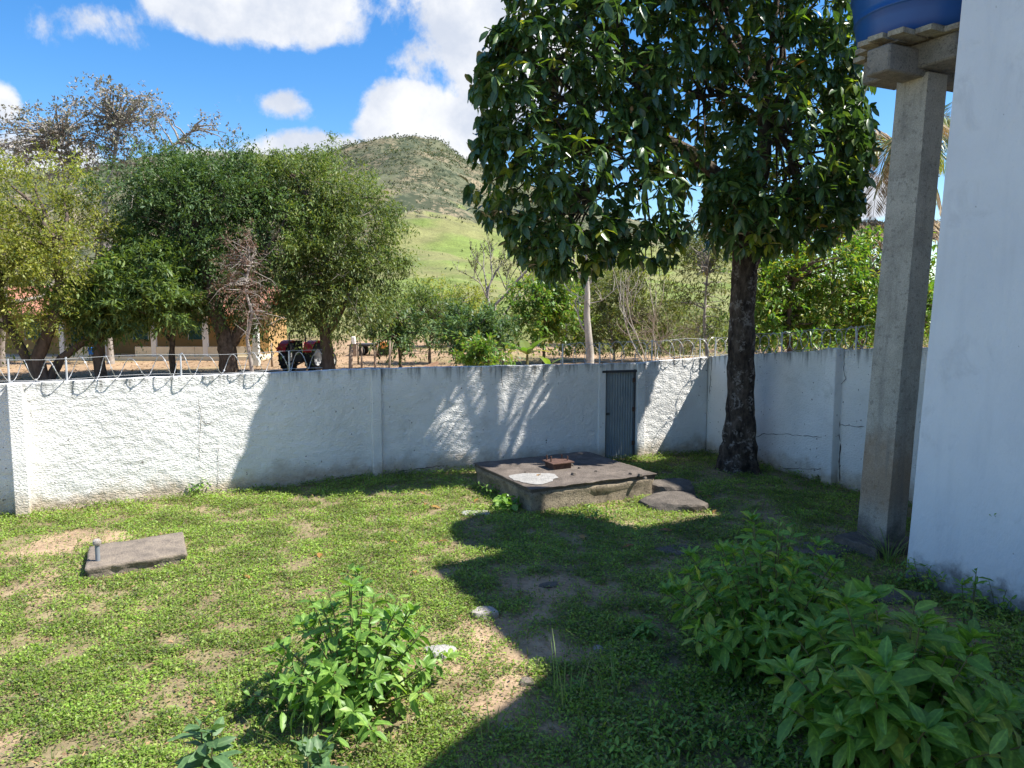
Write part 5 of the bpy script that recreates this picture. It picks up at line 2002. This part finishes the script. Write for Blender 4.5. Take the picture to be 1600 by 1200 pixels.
# ------------------------------------------------------------------ tractor, seen from behind
def tractor():
    c = G(469, 39)
    t = thing('tractor', 'red and black farm tractor seen from behind beyond the wall', 'tractor', c)
    ya = R(-14)
    fx = Vector((math.cos(ya), math.sin(ya), 0))
    fy_ = Vector((-math.sin(ya), math.cos(ya), 0))
    up = Vector((0, 0, 1))

    def L(x, y, z):
        return c + fx * x + fy_ * y + up * z

    def wheel(x, y, r, wd, front=False):
        mb = MB()
        n = 28
        prof = [(r * 0.58, -wd / 2), (r * 0.9, -wd / 2), (r * 0.98, -wd * 0.38), (r, 0), (r * 0.98, wd * 0.38), (r * 0.9, wd / 2), (r * 0.58, wd / 2)]
        vs = []
        for rr_, h in prof:
            for i in range(n):
                a = 2 * math.pi * i / n
                vs.append(L(x + h, y + rr_ * math.cos(a), r + rr_ * math.sin(a)))
        fs = []
        m = len(prof)
        for j in range(m):
            for i in range(n):
                fs.append((j * n + i, j * n + (i + 1) % n, ((j + 1) % m) * n + (i + 1) % n, ((j + 1) % m) * n + i))
        mb.add(vs, fs)
        if not front:
            for i in range(20):
                for sg in (-1, 1):
                    a = 2 * math.pi * (i + (0.5 if sg > 0 else 0)) / 20
                    a2 = a + 0.22
                    p0 = L(x + sg * wd * 0.02, y + r * 1.0 * math.cos(a), r + r * 1.0 * math.sin(a))
                    p1 = L(x + sg * wd * 0.46, y + r * 0.97 * math.cos(a2), r + r * 0.97 * math.sin(a2))
                    mb.bar(p0, p1, 0.05, 0.07)
        o = mb.build('wheel', M['black'], t)
        q = MB()
        vs = []
        for rr_, h in [(r * 0.57, -wd * 0.42), (r * 0.5, -wd * 0.3), (r * 0.15, -wd * 0.1), (r * 0.15, wd * 0.1), (r * 0.5, wd * 0.3), (r * 0.57, wd * 0.42)]:
            for i in range(20):
                a = 2 * math.pi * i / 20
                vs.append(L(x + h, y + rr_ * math.cos(a), r + rr_ * math.sin(a)))
        q.add(vs, [(j * 20 + i, j * 20 + (i + 1) % 20, (j + 1) * 20 + (i + 1) % 20, (j + 1) * 20 + i) for j in range(5) for i in range(20)])
        q.build('rim', M['rim'], o)

    for sg in (-1, 1):
        wheel(sg * 0.72, 0, 0.74, 0.42)
        wheel(sg * 0.62, 2.0, 0.44, 0.24, True)
        f = MB()
        pv = []
        for i in range(9):
            a = R(20 + i * 17)
            for x in (sg * 0.48, sg * 0.96):
                pv.append(L(x, -0.84 * math.cos(a) * -1 * -1, 0.76 + 0.84 * math.sin(a)))
                pv.append(L(x, -0.80 * math.cos(a), 0.76 + 0.80 * math.sin(a)))
        fs = []
        for i in range(8):
            a = i * 4
            fs += [(a, a + 2, a + 6, a + 4), (a + 1, a + 5, a + 7, a + 3), (a, a + 4, a + 5, a + 1), (a + 2, a + 3, a + 7, a + 6)]
        f.add(pv, fs)
        f.build('fender', M['red'], t)
        lm = MB()
        lm.box(L(sg * 0.86, -0.86, 1.22), (0.14, 0.06, 0.10), (fx, fy_, up))
        lm.build('tail_light', M['red'], t)
    ax = (fx, fy_, up)
    MB().box(L(0, 0.1, 0.78), (0.62, 1.1, 0.55), ax).build('gearbox', M['darkmetal'], t, bevel=0.04)
    MB().box(L(0, 1.55, 1.15), (0.58, 1.7, 0.62), ax).build('hood', M['red'], t, bevel=0.06)
    MB().box(L(0, 1.5, 0.72), (0.4, 1.6, 0.3), ax).build('engine', M['darkmetal'], t, bevel=0.03)
    MB().box(L(0, -0.05, 1.12), (0.46, 0.44, 0.12), ax).box(L(0, -0.28, 1.36), (0.44, 0.10, 0.46), ax).build('seat', M['black'], t, bevel=0.02)
    rb = MB()
    rb.tube([L(-0.45, -0.35, 0.8), L(-0.45, -0.38, 1.95), L(-0.32, -0.38, 2.08), L(0.32, -0.38, 2.08), L(0.45, -0.38, 1.95), L(0.45, -0.35, 0.8)], 0.035, 8)
    rb.build('roll_bar', M['darkmetal'], t)
    st = MB()
    st.tube([L(0.2 * math.cos(a), 0.62 + 0.1 * math.sin(a), 1.5 + 0.17 * math.sin(a)) for a in [2 * math.pi * i / 16 for i in range(17)]], 0.016, 6)
    st.tube([L(0, 0.62, 1.5), L(0, 0.85, 1.2)], 0.02, 6)
    st.build('steering_wheel', M['black'], t)
    MB().tube([L(0.24, 1.6, 1.4), L(0.24, 1.6, 2.15)], 0.035, 8).build('exhaust', M['darkmetal'], t)
    hb = MB()
    for sg in (-1, 1):
        hb.bar(L(sg * 0.32, -0.4, 0.55), L(sg * 0.36, -1.15, 0.42), 0.06)
    hb.bar(L(0, -0.4, 0.45), L(0, -1.0, 0.42), 0.09, 0.05)
    hb.build('hitch', M['darkmetal'], t)


tractor()

# ------------------------------------------------------------------ farmyard bits
def cart():
    c = G(575, 52)
    t = thing('farm_cart', 'low dark flat cart parked in the far farmyard', 'cart', c)
    MB().box(c + Vector((0.3, 0, 0.72)), (2.6, 1.4, 0.16)).build('deck', M['darkmetal'], t, bevel=0.02)
    for sx in (-0.5, 1.1):
        for sy in (-0.72, 0.72):
            MB().lathe([(0.12, -0.09), (0.33, -0.09), (0.36, -0.04), (0.36, 0.04), (0.33, 0.09), (0.12, 0.09)], c + Vector((sx, sy, 0.34)), 'Y', 18).build('wheel', M['black'], t)
    MB().bar(c + Vector((1.6, 0, 0.66)), c + Vector((2.7, 0, 0.35)), 0.08).build('drawbar', M['darkmetal'], t)


cart()
wp = G(552, 51)
o = MB().box((wp.x, wp.y - 0.2, wp.z + 1.05), (0.30, 0.24, 0.52), None, 0.85).build('white_drum', M['white'], None, bevel=0.04)
o.location.z -= 0.0
stn = MB().box((wp.x, wp.y - 0.2, wp.z + 0.38), (0.5, 0.4, 0.82)).build('wooden_block', M['deadwood'], None, bevel=0.03)
tag(o, 'small white can standing on a wooden block in the far farmyard', 'can')
tag(stn, 'brown wooden block under the small white can', 'block')
og = thing('orange_implement', 'orange and rusty farm implement under the small glossy tree', 'implement', G(596, 50))
c = Vector(og.location)
MB().box(c + Vector((0, 0, 0.75)), (0.75, 0.5, 0.45), None, 0.8).build('hopper', M['orange'], og, bevel=0.03)
for a in (-0.3, 0.3):
    for b in (-0.18, 0.18):
        MB().bar(c + Vector((a, b, -0.05)), c + Vector((a, b, 0.55)), 0.05).build('leg', M['rust'], og)
for i, (u, Y, h, ln, nm) in enumerate([(545, 36, 1.5, 0.06, 'thick leaning wooden fence stake right of the tractor'), (563, 37, 1.4, 0.02, 'thin wooden fence stake left of the far cart'), (585, 37, 1.6, -0.05, 'thin crooked stake before the far cart'),
                                 (606, 36, 1.7, 0.08, 'tall forked stake left of the small glossy tree'), (558, 44, 1.3, 0.0, 'short stump-like post behind the fence stakes'), (422, 42, 1.3, 0.0, 'pale thin fence post between house and tractor')]):
    p = G(u, Y)
    q = [p - Vector((0, 0, 0.15)), p + Vector((ln * 0.5, 0, h * 0.5)), p + Vector((ln, 0, h))]
    mb = MB()
    mb.tube(q, [0.06 if i != 0 else 0.10, 0.05 if i != 0 else 0.09, 0.045 if i != 0 else 0.08], 8, wob=0.2)
    if i == 0:
        mb.bar(p + Vector((-0.12, 0, h - 0.02)), p + Vector((0.42, 0, h + 0.05)), 0.06)
    if i in (2, 3):
        mb.tube([q[1], q[1] + Vector((0.18, 0, h * 0.45))], [0.035, 0.02], 6)
    tag(mb.build('fence_stake', M['deadwood'], None, smooth=True), nm, 'stake', 'stakes of the farmyard fence')
bp = thing('lumber_pile', 'untidy pile of reddish boards behind the wall top', 'lumber pile', G(662, 34))
c = Vector(bp.location)
for i in range(9):
    a = random.uniform(-0.5, 0.5)
    d = Vector((math.cos(a), math.sin(a) * 0.5, random.uniform(-0.05, 0.35)))
    p = c + Vector((random.uniform(-0.5, 0.5), random.uniform(-0.3, 0.3), 0.12 + i * 0.06))
    MB().bar(p - d * 0.75, p + d * 0.75, 0.05, 0.16).build('board', M['lumber'], bp)

# litter and dry leaves on the farmyard's earth
n = 9000
Yy = rng.uniform(22, 62, n)
uu = rng.uniform(-60, 900, n)
Xx = (uu - 800) / 1200 * Yy
P = np.stack([Xx, Yy, terrain(Xx, Yy) + 0.02], -1)
D, Sd, N = leaf_frames(rng.normal(size=P.shape) * np.array([1, 1, 0.2]))
L = rng.uniform(0.08, 0.2, n)
o = link('leaf_litter', leaves_mesh('leaf_litter', P, D, Sd, N, L, L * 0.5, LQ), M['litter'])
tag(o, 'dry leaf litter on the farmyard earth', 'leaf litter', kind='stuff')


# ------------------------------------------------------------------ low plants over the yard
def in_quad(X, Y, c0, e1, e2, m=0.0):
    M2 = np.array([[e1.x, e2.x], [e1.y, e2.y]])
    inv = np.linalg.inv(M2)
    dx = X - c0.x
    dy = Y - c0.y
    s = inv[0, 0] * dx + inv[0, 1] * dy
    t = inv[1, 0] * dx + inv[1, 1] * dy
    return (s > -m) & (s < 1 + m) & (t > -m) & (t < 1 + m)


def yard_ok(X, Y):
    k = Y < wall_y(X) - 0.03
    k &= ~in_quad(X, Y, SF, eR, eL, 0.0)
    k &= ~in_quad(X, Y, PF, PR - PF, Vector((pL.x - PF.x, pL.y - PF.y, 0)), 0.0)
    k &= ((X - BK.x) * (-BB.y) - (Y - BK.y) * (-BB.x)) * 1.0 < 0.0 if False else k
    # left of the building's visible side and beyond its far side
    nx_, ny_ = -BB.y, BB.x
    sd = (X - BK.x) * 0.90 + (Y - BK.y) * 0.43
    k &= ~((sd > -0.02) & (((X - BK.x) * BB.x + (Y - BK.y) * BB.y) > 0))
    k &= X < 9
    return k


def scatter(n, ymin, ymax, p=1.6):
    t = rng.random(n)
    Y = (ymin ** (2 - p) + t * (ymax ** (2 - p) - ymin ** (2 - p))) ** (1 / (2 - p))
    u = rng.uniform(-60, 1640, n)
    X = (u - 800) / 1200 * (Y * 0.995 + 0.35)
    return X, Y


N0 = 980000
X, Y = scatter(N0, 4.9, 19.0, 1.25)
b = bare(X, Y)
cl_ = fbm(X * 3.2, Y * 3.2, 111, 3)
keep = yard_ok(X, Y) & (rng.random(N0) < np.clip(1.05 - b * 0.98, 0.04, 1) * np.clip(0.34 + (cl_ - 0.35) * 2.8, 0.07, 1))
X, Y, cl_ = X[keep], Y[keep], cl_[keep]
n = len(X)
print('cover leaves', n)
sh = np.clip((X - 0.2) / 1.5, 0, 1) * np.clip((9.2 - Y) / 2.0, 0, 1)      # taller weeds near the big bushes
near_wall = np.clip(1 - (wall_y(X) - Y) / 0.5, 0, 1)
hgt = 0.022 + 0.060 * np.clip(cl_ - 0.35, 0, 1) * 2 + 0.08 * sh + 0.06 * near_wall
Zp = terrain(X, Y) + 0.004 + hgt * rng.random(n) ** 1.2
P = np.stack([X, Y, Zp], -1)
D = rng.normal(size=(n, 3)) * np.array([1, 1, 0.45]) + np.array([0, 0, 0.25])
L = rng.uniform(0.019, 0.041, n) * (0.80 + 0.035 * Y) * (1 + 0.35 * sh)
W = L * rng.uniform(0.38, 0.62, n)
D, Sd, N = leaf_frames(D)
o = link('ground_cover', leaves_mesh('ground_cover', P, D, Sd, N, L, W, LQ), M['leaf_cover'])
tag(o, 'low creeping green weeds covering the yard', 'ground cover', kind='stuff')

# grass blades among them
def blades(P0, n_each, hmin, hmax, spread, wd=0.006, lean=0.5):
    n = len(P0) * n_each
    P = np.repeat(P0, n_each, 0)
    az = rng.uniform(0, 2 * math.pi, n)
    P = P + np.stack([np.cos(az), np.sin(az), np.zeros(n)], -1) * (rng.random(n) * spread)[:, None]
    h = rng.uniform(hmin, hmax, n)
    ln = rng.uniform(0.05, lean, n)
    seg = 4
    V = np.zeros((n, (seg + 1) * 2, 3))
    sdv = np.stack([-np.sin(az), np.cos(az), np.zeros(n)], -1)
    for i in range(seg + 1):
        t = i / seg
        c = P + np.stack([np.cos(az) * ln * h * t * t * 1.3, np.sin(az) * ln * h * t * t * 1.3, h * t * (1 - 0.35 * ln * t)], -1)
        w_ = wd * (1 - t) ** 0.7 + 0.0008
        V[:, 2 * i] = c - sdv * w_
        V[:, 2 * i + 1] = c + sdv * w_
    k = (seg + 1) * 2
    base = (np.arange(n) * k)[:, None, None]
    q = np.array([(2 * i, 2 * i + 1, 2 * i + 3, 2 * i + 2) for i in range(seg)])
    return V.reshape(-1, 3), (q[None] + base).reshape(-1, 4)


X, Y = scatter(9000, 5.0, 17.5, 1.4)
keep = yard_ok(X, Y) & (rng.random(9000) < 0.30)
P0 = np.stack([X[keep], Y[keep], terrain(X[keep], Y[keep])], -1)
V, Q = blades(P0, 4, 0.04, 0.11, 0.03, 0.003, 0.7)
o = link('grass', np_mesh('grass', V, quads=Q), M['leaf_grass'])
tag(o, 'short sparse grass blades among the creeping weeds', 'grass', kind='stuff')


X, Y = scatter(15000, 5.0, 17.5, 1.4)
keep = yard_ok(X, Y)
X, Y = X[keep], Y[keep]
P = np.stack([X, Y, terrain(X, Y) + 0.012 + 0.03 * rng.random(len(X))], -1)
Dl, Sl, Nl = leaf_frames(rng.normal(size=P.shape) * np.array([1, 1, 0.25]))
Ll = rng.uniform(0.02, 0.07, len(X))
o = link('yard_litter', leaves_mesh('yard_litter', P, Dl, Sl, Nl, Ll, Ll * rng.uniform(0.1, 0.5, len(X)), LQ), M['litter'])
tag(o, 'dry leaf bits and twigs strewn over the yard', 'leaf litter', kind='stuff')


def grass_tuft(u, v, n, h0, h1, spread, label, seed=0, wd=0.006, lean=0.8):
    p = gp(u, v)
    p.z = hz(p)
    t = thing('grass_tuft', label, 'grass', p, 'tall grass tufts in the yard')
    V, Q = blades(np.array([tuple(p)]), n, h0, h1, spread, wd, lean)
    kb = 10
    qb = Q[:4] % kb
    for i in range(n):
        me = np_mesh('blade', V[i * kb:(i + 1) * kb] - np.array(tuple(p)), quads=np.array([(2 * j, 2 * j + 1, 2 * j + 3, 2 * j + 2) for j in range(4)]))
        link('blade', me, M['leaf_grass'], t)


grass_tuft(355, 1108, 9, 0.18, 0.42, 0.14, 'upright grass tuft left of the sunlit bush')
grass_tuft(470, 1195, 14, 0.25, 0.55, 0.12, 'bright grass tuft at the lower edge of the sunlit bush')
grass_tuft(880, 1110, 16, 0.2, 0.55, 0.35, 'tall grass stalks in the shade at the bottom middle')
grass_tuft(960, 1080, 12, 0.2, 0.6, 0.3, 'tall grass stalks in the shade beside the big bush')
grass_tuft(765, 1150, 7, 0.12, 0.3, 0.2, 'small grass tuft on the sunlit bare soil')
grass_tuft(1388, 880, 34, 0.3, 0.62, 0.18, 'arching grass tuft between column and building', 0, 0.008, 1.2)
grass_tuft(1245, 838, 14, 0.25, 0.6, 0.25, 'grass stalks in the shade behind the big bush')
grass_tuft(740, 728, 10, 0.15, 0.32, 0.2, 'grass tuft at the far left corner of the cistern')
grass_tuft(565, 748, 9, 0.12, 0.3, 0.15, 'grass tuft at the foot of the middle pilaster')


# ------------------------------------------------------------------ leafy bushes in the yard
def bush(label, base, n_stems, h, spread, per, ll, mat, n_ind, cat='bush', name='leafy_bush', ratio=0.40, group='leafy bushes in the yard', seed=0, start=0.3, stem_mat='stem', cone=0.5, tpl=None, shift=(0, 0), hj=(0.66, 1.05)):
    global rng
    rng_save = rng
    rng = np.random.default_rng(seed + 500)
    t = thing(name, label, cat, base, group)
    ts = TubeSet()
    P, D, L = [], [], []
    for k in range(n_stems):
        az = 2.399963 * k + rng.uniform(-0.4, 0.4)
        rr_ = math.sqrt((k + 0.5) / n_stems) * spread * rng.uniform(0.85, 1.1)
        hh = h * (1 - cone * (rr_ / spread) ** 1.3) * rng.uniform(hj[0], hj[1])
        foot_ = Vector(base) + Vector((math.cos(az) * rr_ * 0.25, math.sin(az) * rr_ * 0.25, -0.03))
        tip = Vector(base) + Vector((math.cos(az) * rr_ + shift[0], math.sin(az) * rr_ + shift[1], hh))
        mid = foot_.lerp(tip, 0.5) + Vector((math.cos(az) * rr_ * -0.10, math.sin(az) * rr_ * -0.10, 0.10 * hh))
        m = 10
        q = []
        for i in range(m + 1):
            s_ = i / m
            q.append(foot_ * (1 - s_) ** 2 + mid * 2 * s_ * (1 - s_) + tip * s_ ** 2)
        ts.add(q, [min(0.011, 0.0085 * h) * (1 - 0.7 * i / m) + 0.0015 for i in range(m + 1)], 5)
        for j in range(per):
            s_ = start + (1 - start) * (j / max(1, per - 1)) ** 0.72
            i = min(m - 1, int(s_ * m))
            p = q[i].lerp(q[i + 1], s_ * m - i) if s_ < 1 else q[-1]
            tang = (q[i + 1] - q[i]).normalized()
            a = 2.399963 * j + k
            o1 = tang.cross(Vector((0.2, 0.3, 1)))
            if o1.length < 0.01:
                o1 = Vector((1, 0, 0))
            o1.normalize()
            o2 = tang.cross(o1)
            out_ = o1 * math.cos(a) + o2 * math.sin(a)
            young = max(0, (s_ - 0.86) / 0.14)
            d = out_ * (1.0 - 0.3 * young) + tang * (0.22 + 0.45 * young) + Vector((0, 0, -0.10))
            P.append(tuple(p))
            D.append(tuple(d))
            L.append(rng.uniform(ll[0], ll[1]) * (1 - 0.35 * young) * (0.7 if rng.random() < 0.2 else 1.0))
        if h > 0.8 and rng.random() < 0.6:
            for j in range(6):      # rosette at the tip
                a = 2 * math.pi * j / 6 + k
                tang = (q[-1] - q[-2]).normalized()
                P.append(tuple(q[-1]))
                D.append((math.cos(a) * 0.8 + tang.x * 0.5, math.sin(a) * 0.8 + tang.y * 0.5, 0.45 + 0.25 * tang.z))
                L.append(rng.uniform(ll[0], ll[1]) * 0.72)
    ts.build('stems', M[stem_mat], t)
    P, D, L = np.array(P), np.array(D), np.array(L)
    W = L * ratio * rng.uniform(0.85, 1.15, len(L))
    foliage(t, P, D, L, W, tpl or (LD if seed % 2 else LF), M[mat], n_ind, smooth=True, cell=4)
    rng = rng_save
    return t


def gz(u, v):
    p = gp(u, v)
    p.z = hz(p)
    return p


bush('bright green leafy bush in full sun on the lawn', gz(556, 1100), 58, 1.30, 0.85, 13, (0.12, 0.20), 'leaf_bush', 300, seed=1, start=0.2, cone=0.80)
bush('tall shaded leafy bush below the concrete column with sunlit tips', gz(1195, 1050), 66, 1.52, 0.98, 18, (0.14, 0.22), 'leaf_bush2', 300, seed=2, start=0.25, cone=0.55)
bush('large-leaved shaded bush in the bottom right corner', gz(1395, 1215), 46, 1.42, 0.88, 14, (0.20, 0.33), 'leaf_bush2', 300, seed=3, start=0.25, cone=0.5)
bush('shaded leafy weed at the right edge of the picture', gz(1590, 1150), 12, 0.75, 0.5, 10, (0.10, 0.18), 'leaf_bush2', 100, seed=4, cat='weed', name='leafy_weed')
bush('single shoot standing before the white building wall', gz(1510, 1020), 3, 0.95, 0.10, 12, (0.12, 0.2), 'leaf_bush2', 40, seed=9, cat='weed', name='leafy_weed', ratio=0.25, cone=0.2, hj=(0.8, 1.0))
bush('blue-green leafy shoot rising at the bottom left edge', Vector((at(322, 1130, 3.9).x, 3.9, hz((at(322, 1130, 3.9).x, 3.9, 0)))), 2, at(322, 1118, 3.9).z, 0.05, 26, (0.15, 0.21), 'leaf_blue', 52, seed=5, cat='weed', name='leafy_weed', start=0.4, ratio=0.40, cone=0.0, hj=(0.93, 1.03))
bush('low leafy shoot at the bottom edge beside the sunlit bush', Vector((at(490, 1180, 4.1).x, 4.1, 0)), 3, at(490, 1172, 4.1).z, 0.10, 18, (0.13, 0.2), 'leaf_blue', 50, seed=6, cat='weed', name='leafy_weed', start=0.4, ratio=0.40, cone=0.0, hj=(0.93, 1.03))
bush('small green weed growing against the sunlit wall', gz(308, 772), 12, 0.42, 0.24, 9, (0.07, 0.13), 'leaf_bush', 100, seed=7, cat='weed', name='leafy_weed')
bush('broad-leaved weed at the near corner of the cistern', gz(790, 795), 9, 0.22, 0.26, 6, (0.10, 0.17), 'leaf_bush', 54, seed=8, cat='weed', name='leafy_weed', ratio=0.8, start=0.4)
bush('light green weed in front of the cistern', gz(925, 812), 14, 0.22, 0.42, 6, (0.07, 0.12), 'leaf_bush', 80, seed=10, cat='weed', name='leafy_weed')
bush('small weed climbing the left side of the cistern', gz(770, 775), 10, 0.35, 0.30, 7, (0.06, 0.11), 'leaf_bush', 70, seed=11, cat='weed', name='leafy_weed')
bush('dark low weed at the foot of the white building corner', gz(1440, 915), 22, 0.42, 0.45, 9, (0.05, 0.10), 'leaf_bush2', 150, seed=12, cat='weed', name='leafy_weed')
bush('dark low weed along the base of the building at the right edge', gz(1560, 960), 20, 0.35, 0.5, 8, (0.05, 0.10), 'leaf_bush2', 120, seed=13, cat='weed', name='leafy_weed')
bush('small bright weed in the shaded grass at the bottom middle', gz(908, 1085), 5, 0.25, 0.08, 8, (0.05, 0.09), 'leaf_bush', 40, seed=14, cat='weed', name='leafy_weed')
bush('yellowish weed at the left foot of the tall shaded bush', gz(1015, 995), 6, 0.22, 0.18, 7, (0.09, 0.15), 'leaf_bush', 42, seed=15, cat='weed', name='leafy_weed')
for i, (u, v, lb) in enumerate([(1090, 1150, 'feathery low weed patch left of the large-leaved bush'), (1010, 1180, 'fine-leaved weed patch at the bottom centre right'), (1180, 1180, 'fine-leaved weed patch below the tall shaded bush')]):
    bush(lb, gz(u, v), 26, 0.34, 0.55, 10, (0.04, 0.08), 'leaf_bush2', 150, seed=20 + i, cat='weed', name='leafy_weed', start=0.15)

# dry flower stalks before the building
def dry_stalk(u, v, tips, label, seed):
    r_ = random.Random(seed)
    b = gz(u, v)
    t = thing('dry_stalk', label, 'weed', b, 'dry flower stalks by the building')
    ts = TubeSet()
    P, D = [], []
    for (tu, tv_) in tips:
        e = at(tu, tv_, b.y - 0.05)
        m1 = b.lerp(e, 0.55) + Vector((0.04, 0, -0.02))
        ts.add([b, b.lerp(m1, 0.5), m1, e], [0.006, 0.005, 0.004, 0.003], 5)
        for k in range(9):
            p = m1.lerp(e, r_.uniform(0.35, 1.0))
            q = p + Vector((r_.uniform(-0.12, 0.12), r_.uniform(-0.08, 0.08), r_.uniform(0.02, 0.12)))
            ts.add([p, q], [0.0025, 0.002], 4)
            P.append(tuple(q))
            D.append((r_.uniform(-1, 1), r_.uniform(-1, 1), 1))
        for k in range(4):
            p = b.lerp(m1, r_.uniform(0.3, 1.0))
            P.append(tuple(p))
            D.append((r_.uniform(-1, 1), r_.uniform(-1, 1), 0.3))
    ts.build('stems', M['stem'], t)
    P, D = np.array(P), np.array(D)
    L = rng.uniform(0.02, 0.045, len(P))
    foliage(t, P, D, L, L * 0.6, LQ, M['leaf_bush2'], 0, name='seed_heads')


dry_stalk(1590, 945, [(1560, 808), (1600, 820), (1635, 850)], 'tall dry flower stalk nearest the right edge before the white wall', 1)
dry_stalk(1568, 940, [(1548, 845), (1535, 865), (1565, 850)], 'shorter dry flower stalk before the white wall', 2)

# fallen leaves
fl = np_mesh('fallen_leaf', LD[0], LD[1], LD[2], True)
fl.materials.append(M['leaf_old'])
for (u, v) in [(655, 773), (668, 790), (748, 783), (672, 795), (1113, 780), (845, 868), (905, 842), (650, 900), (380, 905), (1090, 775), (990, 858), (840, 745), (700, 850), (500, 870), (1120, 800), (610, 850), (1050, 835), (960, 760)]:
    z = hS if in_quad(np.array([gp(u, v, hS).x]), np.array([gp(u, v, hS).y]), SF, eR, eL)[0] and v < 800 else None
    p = gp(u, v, hS if z is not None else 0)
    o = bpy.data.objects.new('fallen_leaf', fl)
    COL.objects.link(o)
    a = random.uniform(0, 6.28)
    o.rotation_euler = (random.uniform(-0.3, 0.3), random.uniform(-0.3, 0.1), a)
    L_ = random.uniform(0.12, 0.2)
    o.scale = (L_, L_ * 0.45, L_)
    o.location = (p.x, p.y, (hS + 0.015) if z is not None else hz(p) + 0.045)
    tag(o, 'withered leaf lying on the cistern top' if z is not None else 'withered orange-brown leaf fallen in the grass', 'leaf', 'fallen leaves')

print('objects', len(bpy.data.objects), 'tris ~', sum(sum(len(p.vertices) - 2 for p in m.polygons) if len(m.polygons) < 3000 else len(m.polygons) * 2 for m in bpy.data.meshes))
